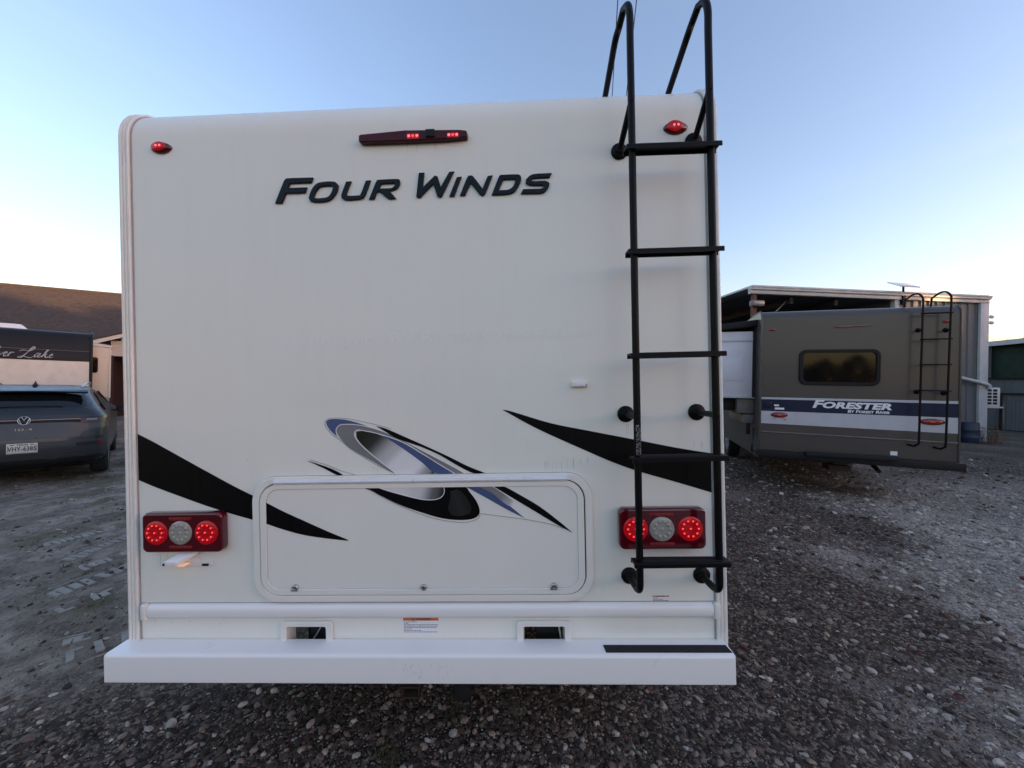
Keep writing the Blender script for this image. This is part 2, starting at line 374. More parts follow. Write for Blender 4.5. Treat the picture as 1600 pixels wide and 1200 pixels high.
NA, radii = 220, np.concatenate([np.linspace(.0, 1.0, 6), np.geomspace(1.1, 30, 170), np.geomspace(34, 2200, 26)])
gv, gf = [], []
for i, rr in enumerate(radii):
    for j in range(NA):
        a = 2 * math.pi * j / NA; gv.append((rr * math.sin(a), rr * math.cos(a)))
gv = np.array(gv); fade = np.exp(-(np.hypot(gv[:, 0], gv[:, 1]) / 60) ** 2)
gzv = gz(gv[:, 0], gv[:, 1]) * fade
for i in range(len(radii) - 1):
    for j in range(NA):
        a = i * NA + j; b = i * NA + (j + 1) % NA; gf.append((a, b, b + NA, a + NA) if i else (a, b + NA, a + NA))
me = bpy.data.meshes.new('ground'); me.from_pydata([(x, y, z) for (x, y), z in zip(gv, gzv)], [], gf)
at = me.attributes.new('pale', 'FLOAT', 'POINT'); at.data.foreach_set('value', pale_at(gv[:, 0], gv[:, 1]).astype('f4'))
at = me.attributes.new('mud', 'FLOAT', 'POINT'); at.data.foreach_set('value', mud_at(gv[:, 0], gv[:, 1]).astype('f4'))
bm = bmesh.new(); bm.from_mesh(me); bmesh.ops.recalc_face_normals(bm, faces=bm.faces)
if sum(f.normal.z for f in list(bm.faces)[:400]) < 0: bmesh.ops.reverse_faces(bm, faces=bm.faces)
bm.to_mesh(me); bm.free()
ground = link('ground', me, gmat('gravel_yard'), None, True, 80, kind='structure')

# loose stones: shared rounded meshes, colour per stone
def smat(name, stops, var=.25):
    m = bpy.data.materials.new(name); m.use_nodes = True; t = m.node_tree; b = t.nodes['Principled BSDF']
    oi = N(t, 'ShaderNodeObjectInfo'); r = N(t, 'ShaderNodeValToRGB'); r.color_ramp.interpolation = 'CONSTANT'
    els = r.color_ramp.elements
    els[0].position = 0; els[0].color = (*stops[0][1], 1); els.remove(els[1])
    for p, c in stops[1:]: e = els.new(p); e.color = (*c, 1)
    t.links.new(oi.outputs['Random'], r.inputs[0])
    tc = N(t, 'ShaderNodeTexCoord'); nz = N(t, 'ShaderNodeTexNoise', Scale=1.6, Detail=6.0, Roughness=.65); t.links.new(tc.outputs['Object'], nz.inputs['Vector'])
    mr = N(t, 'ShaderNodeMapRange'); mr.inputs['From Min'].default_value = .3; mr.inputs['From Max'].default_value = .7; mr.inputs['To Min'].default_value = 1 - var; mr.inputs['To Max'].default_value = 1 + var
    t.links.new(nz.outputs['Fac'], mr.inputs['Value'])
    s = N(t, 'ShaderNodeVectorMath', operation='SCALE'); t.links.new(r.outputs[0], s.inputs[0]); t.links.new(mr.outputs[0], s.inputs['Scale'])
    t.links.new(s.outputs[0], b.inputs['Base Color']); b.inputs['Roughness'].default_value = .85; b.inputs['Specular IOR Level'].default_value = .3
    bp = N(t, 'ShaderNodeBump', Strength=.5, Distance=.05); n2 = N(t, 'ShaderNodeTexNoise', Scale=5.0, Detail=5.0); t.links.new(tc.outputs['Object'], n2.inputs['Vector'])
    t.links.new(n2.outputs['Fac'], bp.inputs['Height']); t.links.new(bp.outputs[0], b.inputs['Normal'])
    return m
M['stone_dark'] = smat('stone_dark', [(0, (.046, .037, .030)), (.2, (.092, .066, .050)), (.4, (.056, .042, .034)), (.58, (.165, .128, .099)), (.74, (.275, .222, .178)), (.86, (.37, .31, .248)), (.945, (.115, .072, .055)), (.97, (.15, .11, .082))])
M['stone_pale'] = smat('stone_pale', [(0, (.29, .25, .21)), (.2, (.40, .355, .305)), (.4, (.22, .182, .148)), (.6, (.48, .43, .375)), (.85, (.56, .51, .45)), (.95, (.20, .13, .11))])
M['stone_red'] = smat('stone_red', [(0, (.13, .045, .036)), (.5, (.16, .065, .05))])
def stone_mesh(k, sub, flat):
    r2 = np.random.default_rng(100 + k); bm = bmesh.new(); bmesh.ops.create_icosphere(bm, subdivisions=sub, radius=1)
    pl = r2.normal(size=(11, 3)); pl /= np.linalg.norm(pl, axis=1)[:, None]; dd = r2.uniform(.55, .88, 11)
    for v in bm.verts:
        p = np.array(v.co)
        for n_, d_ in zip(pl, dd):
            e = p @ n_ - d_
            if e > 0: p = p - n_ * e * .94
        p *= 1 + .05 * math.sin(3 * p[0] + k) * math.sin(4 * p[1])
        v.co = (p[0] * 1.15, p[1] * .85, p[2] * flat)
    me = bpy.data.meshes.new('stone'); bm.to_mesh(me); bm.free(); return me
kinds = []          # meshes for (dark, pale, red) x 6 shapes
for mi, mk in enumerate(('stone_dark', 'stone_pale', 'stone_red')):
    for k in range(6):
        ms = stone_mesh(k, 2, .42 + .06 * k); ms.materials.append(M[mk])
        ms.polygons.foreach_set('use_smooth', [True] * len(ms.polygons)); ms.set_sharp_from_angle(angle=R_(32)); kinds.append(ms)
src = bpy.data.collections.new('stone_sources')
for i, ms in enumerate(kinds):
    o = bpy.data.objects.new(f'pebble_{i:02d}', ms); src.objects.link(o)
NS = 330000
r1 = np.exp(rng.uniform(math.log(1.0), math.log(15.5), NS)); a1 = rng.uniform(R_(-66), R_(66), NS)
X, Y = r1 * np.sin(a1), r1 * np.cos(a1)
size = np.clip(0.0024 * (rng.pareto(1.95, NS) + 1), 0, .021) * np.clip(.55 + .2 * r1, .8, 2.2)
pal = pale_at(X, Y); mu = mud_at(X, Y)
keep = rng.uniform(size=NS) > mu * .55
keep &= (rng.uniform(size=NS) < .62 + .38 * pal)
X, Y, size, pal, mu = X[keep], Y[keep], size[keep], pal[keep], mu[keep]
size = size * (1 - .35 * mu); n = len(X); u1 = rng.uniform(size=n)
kk = np.where(u1 < .15 + .84 * pal, 1, 0); kk = np.where(rng.uniform(size=n) < .008, 2, kk)
kidx = (kk * 6 + rng.integers(0, 6, n)).astype('i4')
Z = gz(X, Y) + size * .12
big = np.argsort(-(size / np.hypot(X, Y)) * (np.hypot(X, Y) < 6))[:300]
isbig = np.zeros(n, bool); isbig[big] = True
rots = np.stack([rng.normal(0, .25, n), rng.normal(0, .25, n), rng.uniform(0, 6.28, n)], 1)
scl = size[:, None] * rng.uniform(.75, 1.25, (n, 3))
for i in big:
    o = bpy.data.objects.new('stone', kinds[kidx[i]]); sc.collection.objects.link(o); o.parent = ground
    o.location = (X[i], Y[i], Z[i]); o.rotation_euler = rots[i]; o.scale = scl[i]
q = ~isbig
pm = bpy.data.meshes.new('gravel'); pm.from_pydata(np.stack([X[q], Y[q], Z[q]], 1).tolist(), [], [])
a_ = pm.attributes.new('rot', 'FLOAT_VECTOR', 'POINT'); a_.data.foreach_set('vector', rots[q].astype('f4').ravel())
a_ = pm.attributes.new('scl', 'FLOAT_VECTOR', 'POINT'); a_.data.foreach_set('vector', scl[q].astype('f4').ravel())
a_ = pm.attributes.new('idx', 'INT', 'POINT'); a_.data.foreach_set('value', kidx[q])
gravel = bpy.data.objects.new('gravel', pm); sc.collection.objects.link(gravel); gravel.parent = ground; gravel['kind'] = 'stuff'
ng = bpy.data.node_groups.new('scatter', 'GeometryNodeTree')
ng.interface.new_socket('Geometry', in_out='INPUT', socket_type='NodeSocketGeometry'); ng.interface.new_socket('Geometry', in_out='OUTPUT', socket_type='NodeSocketGeometry')
gi = ng.nodes.new('NodeGroupInput'); go = ng.nodes.new('NodeGroupOutput'); iop = ng.nodes.new('GeometryNodeInstanceOnPoints')
ci = ng.nodes.new('GeometryNodeCollectionInfo'); ci.inputs['Collection'].default_value = src; ci.inputs['Separate Children'].default_value = True; ci.inputs['Reset Children'].default_value = True
def nattr(nm, ty):
    k = ng.nodes.new('GeometryNodeInputNamedAttribute'); k.data_type = ty; k.inputs['Name'].default_value = nm; return k.outputs[0]
m2p = ng.nodes.new('GeometryNodeMeshToPoints')
e2r = ng.nodes.new('FunctionNodeEulerToRotation')
L = ng.links.new
L(gi.outputs[0], m2p.inputs[0]); L(m2p.outputs[0], iop.inputs['Points']); L(ci.outputs[0], iop.inputs['Instance'])
iop.inputs['Pick Instance'].default_value = True
L(nattr('idx', 'INT'), iop.inputs['Instance Index']); L(nattr('rot', 'FLOAT_VECTOR'), e2r.inputs[0]); L(e2r.outputs[0], iop.inputs['Rotation']); L(nattr('scl', 'FLOAT_VECTOR'), iop.inputs['Scale'])
L(iop.outputs[0], go.inputs[0])
gm = gravel.modifiers.new('scatter', 'NODES'); gm.node_group = ng

# dried tyre prints: raised lug blocks of pale mud
M['dry_mud'] = mat('dry_mud', (.30, .27, .235), .9, var=.14, vscale=9, bump=.5, bscale=60, dirt=(.10, .09, .075), dscale=5, damt=.9)
def track(p0, p1, wd, lug, drop, seed, line=True):
    r3 = random.Random(seed); mb = MB(); p0 = Vector((*p0, 0)); p1 = Vector((*p1, 0)); t = (p1 - p0); Ln = t.length; t.normalize(); nrm = Vector((-t.y, t.x, 0)); s = 0
    while s < Ln:
        edge = min(1, s / (Ln * .25) + .45)
        for row in (0,):
            if r3.random() > drop and r3.random() < edge:
                c = p0 + t * (s + r3.uniform(-.01, .01)) + nrm * wd * .27 * (row * 2) ; z = float(gz(c.x, c.y))
                sk = t * .3 * row
                lw = lug * r3.uniform(.32, .45); ww = wd * r3.uniform(.30, .46); z += r3.uniform(-.002, .002)
                a0 = r3.uniform(-.14, .14)
                tt = t * math.cos(a0) + nrm * math.sin(a0); nn = Vector((-tt.y, tt.x, 0)); zt = Vector((0, 0, 1))
                b = [c - tt * lw - nn * ww, c + tt * lw - nn * ww * r3.uniform(.8, 1.05), c + tt * lw + nn * ww, c - tt * lw + nn * ww * r3.uniform(.8, 1.05)]
                v = [Vector((q_.x, q_.y, z - .012)) for q_ in b] + [Vector((q_.x, q_.y, z + .007)) + (c - q_) * .16 for q_ in b]
                for q_ in v: q_.x += r3.uniform(-.006, .006); q_.y += r3.uniform(-.006, .006)
                mb.add(v, [(4, 5, 6, 7), (0, 1, 5, 4), (1, 2, 6, 5), (2, 3, 7, 6), (3, 0, 4, 7)])
                if r3.random() < .25:            # web of mud joining two lugs along one shoulder
                    sd_ = r3.choice((-1, 1)); c2_ = c + t * lug * .5 + nrm * sd_ * ww * .72; l2, w2_ = lug * .55, wd * r3.uniform(.06, .12)
                    b = [c2_ - t * l2 - nrm * w2_, c2_ + t * l2 - nrm * w2_ * .7, c2_ + t * l2 + nrm * w2_ * .9, c2_ - t * l2 + nrm * w2_]
                    v = [Vector((q_.x, q_.y, z - .012)) for q_ in b] + [Vector((q_.x, q_.y, z + .0055)) + (c2_ - q_) * .1 for q_ in b]
                    mb.add(v, [(4, 5, 6, 7), (0, 1, 5, 4), (1, 2, 6, 5), (2, 3, 7, 6), (3, 0, 4, 7)])
        s += lug * r3.uniform(.92, 1.08)
    if line:
        for off in (-.62, .62):
            st = 0
            while st < Ln:
                ln = r3.uniform(.15, .5)
                if r3.random() > .35:
                    pts = [p0 + t * (st + ln * k / 4) + nrm * wd * off for k in range(5)]
                    pts = [Vector((q_.x, q_.y, float(gz(q_.x, q_.y)) - .004)) for q_ in pts]
                    mb.tube(pts, .011, 6, rs=[.003, .007, .009, .007, .003])
                st += ln + r3.uniform(.02, .2)
    o = mb.build('tyre_print', 'dry_mud', ground, smooth=True, angle=30); o['kind'] = 'stuff'
[0.0]
for args in (((-4.528,3.698), (-4.239,4.307), .16, .052, .22, 1), ((-3.977,3.365), (-3.945,4.01), .19, .056, .14, 2),
             ((-3.664,3.262), (-3.547,3.671), .17, .052, .18, 3), ((-3.445,2.918), (-3.28,3.456), .21, .060, .12, 4),
             ((-3.184,2.643), (-2.966,3.129), .15, .06, .5, 5), ((-2.829,2.32), (-2.339,2.635), .10, .06, .6, 6, True),
             ((-2.576,2.262), (-2.228,2.713), .20, .058, .16, 7)):
    track(*args)

# sparse grass in the mud and by the hitch
gb = MB(); rg = random.Random(5)
def tuft(x, y, nb, hgt, sp):
    z = float(gz(x, y))
    for _ in range(nb):
        a = rg.uniform(0, 6.28); d = rg.uniform(0, sp); bx, by = x + d * math.cos(a), y + d * math.sin(a); h_ = hgt * rg.uniform(.4, 1.1); ln = rg.uniform(.2, .9) * h_; a2 = rg.uniform(0, 6.28)
        dx, dy = math.cos(a2), math.sin(a2); wv = .0016 + .05 * hgt * .2
        gb.add([(bx - dy * wv, by + dx * wv, z - .003), (bx + dy * wv, by - dx * wv, z - .003), (bx + dx * ln * .5 + dy * wv * .7, by + dy * ln * .5 - dx * wv * .7, z + h_ * .7), (bx + dx * ln * .5 - dy * wv * .7, by + dy * ln * .5 + dx * wv * .7, z + h_ * .7), (bx + dx * ln, by + dy * ln, z + h_)], [(0, 1, 2, 3), (3, 2, 4)])
for _ in range(320):
    x, y = rg.uniform(-6.5, -1.0), rg.uniform(1.6, 7.5)
    if float(mud_at(x, y)) > .5 and math.sin(x * 1.7 + 1) * math.sin(y * 2.1) > .1: tuft(x, y, rg.randint(6, 16), rg.uniform(.012, .035), .07)
for px_ in ((-0.532,1.696), (-0.477,1.654), (-0.265,1.879)): tuft(px_[0], px_[1], 60, .035, .06)
for _ in range(60): tuft(rg.uniform(-9, -5), rg.uniform(6.4, 9), 20, .06, .12)
g_o = gb.build('grass', 'grass', None, smooth=False, kind='stuff')

# ------------------------------------------------------------------ the white motorhome
RV = thing('motorhome', (-0.3306, 1.5969, 0), (0.00135, -0.04148, -0.03252), 'white motorhome seen from behind with black rear ladder and lit red tail lights', 'motorhome', 'motorhomes parked on the gravel')
XL, XR, RAD, ZT = -1.25, 1.25, .16, 2.88
arc = [(RAD - RAD * math.cos(a), ZT - RAD + RAD * math.sin(a)) for a in [math.pi / 2 * i / 10 for i in range(11)]]
prof = [(0, .665)] + [(0, z) for z in np.linspace(.9, ZT - RAD - .02, 12)] + arc + [(.4, ZT + .004)]
mb = MB(); xs = np.linspace(XL + .004, XR - .004, 24)
mb.grid([[(x, y, z) for x in xs] for y, z in prof]); mb.build('rear_wall', 'gelcoat', RV, angle=60)
# body: sides, roof, floor
sidep = [(0.004, .42)] + [(y + .004, z - .003) for y, z in arc] + [(7.2, ZT - .01), (7.6, ZT - .25), (7.6, .6), (5.6, .42)]
mb = MB(); nS = len(sidep); v = [(XL + .001, y, z) for y, z in sidep] + [(XR - .001, y, z) for y, z in sidep]
f_ = [tuple(range(nS)), tuple(range(2 * nS - 1, nS - 1, -1))] + [(i, (i + 1) % nS, (i + 1) % nS + nS, i + nS) for i in range(11, nS - 1)]
mb.add(v, f_)
mb.build('body', 'gelcoat', RV, angle=40)
mb = MB(); mb.box(XL + .02, XR - .02, .30, 7.5, .86, .92); mb.build('floor_pan', 'black_plastic', RV)
# lower skirt with two bumper openings
HO = [(-0.5655, -0.3986), (0.4251, 0.5933)]; zt_, zb_ = .640, .50
mb = MB(); ex = [XL + .004, HO[0][0], HO[0][1], HO[1][0], HO[1][1], XR - .004]; zs = [.46, zb_, zt_, .668]
for i in range(5):
    for k in range(3):
        if k == 1 and i in (1, 3): continue
        mb.box(ex[i], ex[i + 1], .001, .016, zs[k], zs[k + 1])
mb.build('lower_skirt', 'gelcoat', RV, smooth=False)
for (a, b_), (fa, fb) in zip(HO, ((-0.5924, -0.3707), (0.3966, 0.6201))):
    zf = 0.6618
    me = flat_mesh('pocket_frame', [rrect(fa, fb, .47, zf, .012), rrect(a, b_, zb_, zt_, .008)], .003, .0025, -.0065)
    fr = link('pocket_frame', me, 'trim_white', RV)
    mb = MB(); mb.grid([[(x, 0.002, z) for x, z in rrect(a, b_, zb_, zt_, .006, 2)] + [(b_ - .006, .002, zb_)], [(x, .05, z) for x, z in rrect(a + .003, b_ - .003, zb_, zt_ - .003, .006, 2)] + [(b_ - .009, .05, zb_)]])
    mb.build('pocket_lining', 'trim_white', fr)
    c = (a + b_) / 2 + (.02 if a > 0 else .03)
    mb = MB(); mb.box(c - .055, c + .05, .06, .10, .48, .628); mb.box(c - .012, c + .012, .10, 5.0, .50, .62)
    mb.build('chassis_rail', 'dark_gap', RV, bevel=.004)
    mb = MB(); mb.tube([(c - .07, .045, .50), (c - .02, .05, .57), (c + .02, .06, .64)] if a < 0 else [(c + .06, .055, .50), (c + .05, .05, .57), (c + .04, .045, .64)], .0035, 8); mb.build('wire', 'line_grey' if a < 0 else 'trim_white', fr)
# corner mouldings: three ribs following the wall up and over the roof radius
def rib_path(x, lift): return [(x, -lift, z) for z in np.linspace(.45, ZT - RAD, 8)] + [(x, RAD - (RAD + lift) * math.cos(a), ZT - RAD + (RAD + lift) * math.sin(a)) for a in [math.pi / 2 * i / 10 for i in range(1, 11)]] + [(x, .6, ZT + lift)]
for s in (-1, 1):
    mb = MB(); P = [rib_path(s * 1.249, .0), rib_path(s * 1.248, .007), rib_path(s * 1.205, .007), rib_path(s * 1.205, -.002)]
    mb.grid([[P[i][j] for i in range(4)] for j in range(len(P[0]))])
    for xx, rr in ((1.2415, .0075), (1.2265, .006), (1.2115, .0065)): mb.tube(rib_path(s * xx, .006), rr, 10)
    mb.build('corner_moulding', 'trim_white', RV, angle=50)
    mb = MB(); mb.tube(rib_path(s * 1.2015, .001), .0028, 6); mb.build('sealant_seam', 'line_grey', RV)
# trim rail across the wall
zr0, zr1 = 0.676, 0.7352
xa, xb = -1.1582, 1.1904
def rail_prof(k): return [(0.0, zr0), (-.012, zr0 + .003), (-.0195, zr0 + .014), (-.0205, (zr0 + zr1) / 2), (-.0195, zr1 - .014), (-.012, zr1 - .003), (0.0, zr1)]
mb = MB(); mb.grid([[(x, y, z) for y, z in rail_prof(0)] for x in np.linspace(xa, xb, 14)])
tr = mb.build('trim_rail', 'bumper_white', RV, angle=50)
for x0, x1 in ((xa - .028, xa - .001), (xb + .001, xb + .026)):
    mb = MB(); mb.box(x0, x1, -.024, 0, zr0 - .004, zr1 + .004); mb.build('end_cap', 'trim_white', tr, bevel=.008, seg=3)
for zz in (zr0 - .002, zr1 + .002):
    mb = MB(); mb.tube([(XL + .05, -.001, zz), (XR - .05, -.001, zz)], .0016, 6); mb.build('sealant_seam', 'line_grey', RV)
# rear bumper
BF, bz0, bz1 = -.098, .470, .584
mb = MB(); cs = []
for a in range(6): ang = math.pi / 2 * a / 5; cs.append((BF + .014 - .014 * math.sin(math.pi / 2 - ang), bz1 - .014 + .014 * math.sin(ang)))
cs = [(BF + .03, bz0), (BF + .004, bz0), (BF, bz0 + .004)] + cs + [(-.002, bz1), (-.002, bz1 - .004), (BF + .016, bz1 - .005), (BF + .006, bz1 - .016), (BF + .005, bz0 + .006), (BF + .03, bz0 + .005)]
bxs = [-1.259] + list(np.linspace(-1.250, 1.222, 20)) + [1.230]
mb.grid([[(x, y, z) for y, z in cs] for x in bxs], close_u=True)
nc = len(cs); mb.f += [tuple(range(nc)), tuple(range(nc * len(bxs) - 1, nc * (len(bxs) - 1) - 1, -1))]
for x in (-1.2585, 1.2295): mb.box(x - .0022, x + .0022, BF + .004, -.003, bz0 + .004, bz1 - .004)
bp_ = mb.build('bumper', 'bumper_white', RV, angle=40)
tx = 0.7411
mb = MB(); mb.add([(tx, -.040, bz1 + .0022), (1.222, -.040, bz1 + .0022), (1.226, -.082, bz1 + .0022), (tx + .004, -.082, bz1 + .0022), (tx, -.040, bz1 - .0002), (1.222, -.040, bz1 - .0002), (1.226, -.082, bz1 - .0002), (tx + .004, -.082, bz1 - .0002)], [(0, 1, 2, 3), (4, 7, 6, 5), (0, 4, 5, 1), (1, 5, 6, 2), (2, 6, 7, 3), (3, 7, 4, 0)])
mb.build('grip_strip', 'grip', bp_)
# hitch
hx = -0.0615
mb = MB(); o_, i_ = .038, .031
for (x0, x1, z0, z1) in ((-o_, o_, i_, o_), (-o_, o_, -o_, -i_), (-o_, -i_, -i_, i_), (i_, o_, -i_, i_)): mb.box(hx + x0, hx + x1, .03, .42, .345 + z0, .345 + z1)
hr = mb.build('hitch_receiver', 'rust', RV, bevel=.003)
mb = MB(); mb.box(hx - .046, hx + .046, .022, .045, .358, .365); mb.box(hx - .046, hx + .046, .022, .045, .445, .452); mb.box(hx - .046, hx - .039, .022, .045, .365, .445); mb.box(hx + .039, hx + .046, .022, .045, .365, .445)
mb.build('collar', 'rust', hr, bevel=.002)
mb = MB(); mb.box(-.55, .55, .12, .18, .385, .46); mb.box(hx - .10, hx - .085, .05, .2, .35, .5); mb.box(hx + .085, hx + .10, .05, .2, .35, .5); mb.box(-.55, -.50, .12, .2, .4, .6); mb.box(.50, .55, .12, .2, .4, .6)
mb.build('cross_member', 'black_plastic', RV, bevel=.004)
for sx_ in (-.16, .16): mb = MB(); mb.tube([(hx + sx_ + .03 * math.cos(a), .05 + .02 * math.sin(a), .375 + .05 * math.sin(a)) for a in np.linspace(0, 2 * math.pi, 15)], .006, 8); mb.build('chain_loop', 'black_plastic', RV)
cx_ = 0.168
mb = MB(); mb.box(cx_ - .042, cx_ + .042, .01, .05, .36, .47); mb.box(cx_ - .034, cx_ + .034, -.01, .012, .335, .405); mb.box(cx_ - .036, cx_ + .036, -.016, .05, .395, .402)
ts = mb.build('trailer_socket', 'black_plastic', RV, bevel=.004)
mb = MB(); mb.tube([(cx_ + .02, 0, .345), (cx_ + .03, 0, .32), (cx_ + .026, .004, .29)], .006, 8); mb.build('flap', 'black_plastic', ts)
mb = MB(); mb.tube([(0.451, .2, .43), (0.4688, .15, .405)], .022, 10); mb.build('pipe_stub', 'black_plastic', RV)
# wheels under the body
def wheel(parent, x, y, r, wd, name='wheel', z=None):
    mb = MB(); z = r if z is None else z
    mb.lathe((x, y, z), (1, 0, 0), [(r * .62, -wd / 2 + .02), (r * .93, -wd / 2), (r, -wd / 2 + .035), (r, wd / 2 - .035), (r * .93, wd / 2), (r * .62, wd / 2 - .02)], 40)
    wl = mb.build(name, 'tyre', parent, angle=30)
    mb = MB(); s = 1 if x > 0 else -1
    mb.lathe((x + s * (wd / 2 - .05), y, z), (s, 0, 0), [(0, .028), (r * .16, .028), (r * .2, .01), (r * .5, .0), (r * .6, .03), (r * .62, .035)], 32); mb.build('rim', 'silver', wl, angle=30)
    return wl
for x in (-.98, .98):
    for y in (2.1, 5.9): wheel(RV, x, y, .39, .26)

# lettering FOUR WINDS: raised italic letters
LET = [
 ([(-0.5774,2.4127),(-0.5391,2.5003),(-0.5294,2.5123),(-0.5151,2.5156),(-0.4128,2.5147),(-0.4203,2.4934),(-0.5108,2.4938),(-0.5207,2.4748),(-0.4396,2.4748),(-0.448,2.452),(-0.5307,2.452),(-0.5474,2.4116)],),
 ([(-0.4335,2.429),(-0.4251,2.455),(-0.4104,2.4783),(-0.3905,2.4915),(-0.3552,2.4955),(-0.32,2.4926),(-0.3062,2.4782),(-0.3106,2.4568),(-0.3236,2.4342),(-0.3412,2.4179),(-0.3648,2.4118),(-0.408,2.4111),(-0.4275,2.4164)], [(-0.4114,2.4336),(-0.4032,2.4526),(-0.3871,2.4713),(-0.3634,2.4773),(-0.336,2.477),(-0.3299,2.4683),(-0.3358,2.4516),(-0.3487,2.4336),(-0.3684,2.4281),(-0.4021,2.4278)]),
 ([(-0.2731,2.4923),(-0.2512,2.493),(-0.271,2.4461),(-0.2712,2.4361),(-0.2627,2.4327),(-0.2252,2.4328),(-0.2126,2.4393),(-0.1904,2.493),(-0.1694,2.4937),(-0.1941,2.4332),(-0.2084,2.4191),(-0.2319,2.4154),(-0.2748,2.4147),(-0.2926,2.423),(-0.2946,2.4393)],),
 ([(-0.1789,2.4149),(-0.1495,2.4814),(-0.143,2.4927),(-0.1321,2.4946),(-0.0592,2.4948),(-0.0469,2.489),(-0.0481,2.4714),(-0.0632,2.4528),(-0.0913,2.4454),(-0.0648,2.4146),(-0.0974,2.4142),(-0.1317,2.4431),(-0.1441,2.4436),(-0.1564,2.4149)], [(-0.1352,2.4578),(-0.1263,2.4759),(-0.072,2.4777),(-0.0674,2.4721),(-0.077,2.461),(-0.0925,2.4578)]),
 ([(0.0325,2.5165),(0.0556,2.5171),(0.0481,2.4562),(0.0937,2.4988),(0.1015,2.5023),(0.1099,2.4989),(0.1228,2.4557),(0.1586,2.5154),(0.1801,2.5168),(0.1281,2.4188),(0.118,2.4123),(0.1073,2.4173),(0.0915,2.4676),(0.0411,2.4183),(0.0302,2.4133),(0.0195,2.4183)],),
 ([(0.1572,2.4147),(0.1903,2.4928),(0.2103,2.4943),(0.1779,2.4139)],),
 ([(0.2009,2.4161),(0.2332,2.4903),(0.2455,2.4967),(0.2577,2.4932),(0.2955,2.4415),(0.3172,2.4924),(0.3386,2.4946),(0.3073,2.4213),(0.2949,2.4134),(0.2828,2.4191),(0.2472,2.4654),(0.2224,2.4153)],),
 ([(0.3323,2.4135),(0.3628,2.4861),(0.3721,2.4948),(0.439,2.4945),(0.454,2.4871),(0.4551,2.4703),(0.4416,2.4413),(0.4222,2.42),(0.3917,2.4136)], [(0.3616,2.4322),(0.3823,2.4747),(0.4249,2.4753),(0.4316,2.4674),(0.4197,2.4444),(0.3997,2.433)]),
 ([(0.4524,2.4143),(0.4619,2.4329),(0.5345,2.4324),(0.5467,2.438),(0.5439,2.4449),(0.491,2.4477),(0.4738,2.456),(0.4741,2.4719),(0.4919,2.4878),(0.5162,2.4937),(0.5812,2.4942),(0.5717,2.4764),(0.5082,2.4751),(0.496,2.4687),(0.5034,2.4632),(0.5518,2.4636),(0.5705,2.4545),(0.5671,2.4372),(0.5509,2.4182),(0.5319,2.4128)],)]
for loops in LET:
    me = flat_mesh('letter', [cr(l, 3, True, 42) for l in loops], .0025, .0022, -.0048); link('letter', me, 'letter', RV)
me = text_mesh('faded_letters', 'Nationwide RV Rentals and Sales', .062, 0.0494, 1.8365, -.0008, sx=1.42, small=.74, rot=-.006, depth=.0003)
link('faded_letters', me, 'ghost', RV, kind='stuff')

# painted stripes and swoosh, thin vinyl
def decal(pts, m, y=-.0014, name='stripe', parent=None, depth=.0006, corner=50, sm=4):
    return link(name, flat_mesh(name, [cr(pts, sm, True, corner)], depth, 0, y), m, parent or RV, smooth=False)
decal([(-1.2103,1.4621),(-1.1302,1.4209),(-1.0553,1.3787),(-0.9001,1.292),(-0.7828,1.2277),(-0.7021,1.1872),(-0.7044,1.0857),(-0.7978,1.1128),(-0.9033,1.1469),(-1.0092,1.1854),(-1.1218,1.2278),(-1.2146,1.267)], 'black_vinyl')
decal([(0.357,1.5301),(0.3965,1.5214),(0.5534,1.471),(0.7097,1.4367),(0.8985,1.3968),(1.0705,1.36),(1.2159,1.3343),(1.2125,1.1734),(1.0675,1.2194),(0.9138,1.2659),(0.811,1.304),(0.7078,1.3501),(0.5004,1.4482)], 'black_vinyl')
decal([(-0.3329,1.4273),(-0.3609,1.4522),(-0.3785,1.476),(-0.3829,1.4939),(-0.3684,1.503),(-0.336,1.5043),(-0.2885,1.4978),(-0.2413,1.4838),(-0.2037,1.47),(-0.2415,1.4745),(-0.2699,1.4815),(-0.3031,1.4831),(-0.327,1.4779),(-0.3416,1.465),(-0.3401,1.4462)], 'blue_vinyl', name='swoosh')
decal([(-0.3354,1.4424),(-0.3398,1.4584),(-0.3329,1.4714),(-0.3175,1.4796),(-0.2699,1.4797),(-0.2226,1.4723),(-0.1661,1.4553),(-0.1286,1.4407),(-0.0725,1.4164),(-0.0167,1.3847),(0.0668,1.3396),(0.1592,1.2889),(0.1942,1.268),(0.1542,1.2695),(0.0942,1.3066),(0.0202,1.3543),(-0.054,1.4002),(-0.1195,1.4265),(-0.1758,1.4434),(-0.223,1.4535),(-0.2495,1.4568),(-0.263,1.4486),(-0.2615,1.4289),(-0.2431,1.4015),(-0.206,1.3653),(-0.1502,1.3177),(-0.087,1.2701),(-0.1319,1.2912),(-0.1879,1.3248),(-0.2441,1.3565),(-0.2909,1.3872),(-0.3207,1.4196)], 'grey_vinyl', name='swoosh')
decal([(-0.1665,1.4376),(-0.1102,1.4198),(-0.0541,1.3965),(0.0109,1.3563),(0.0757,1.318),(0.1523,1.2695),(0.0765,1.2706),(0.0194,1.317),(-0.0361,1.3589),(-0.0918,1.398),(-0.1384,1.4259)], 'blue_vinyl', -.0019, 'swoosh')
decal([(-0.1705,1.4713),(-0.1282,1.4594),(-0.0535,1.4254),(0.021,1.3915),(0.1323,1.3386),(0.2061,1.3003),(0.2781,1.2706),(0.2334,1.2693),(0.1688,1.3009),(0.095,1.3457),(0.0208,1.3803),(-0.0445,1.4038),(-0.0913,1.4214),(-0.1285,1.4453)], 'black_vinyl', -.0019, 'swoosh')
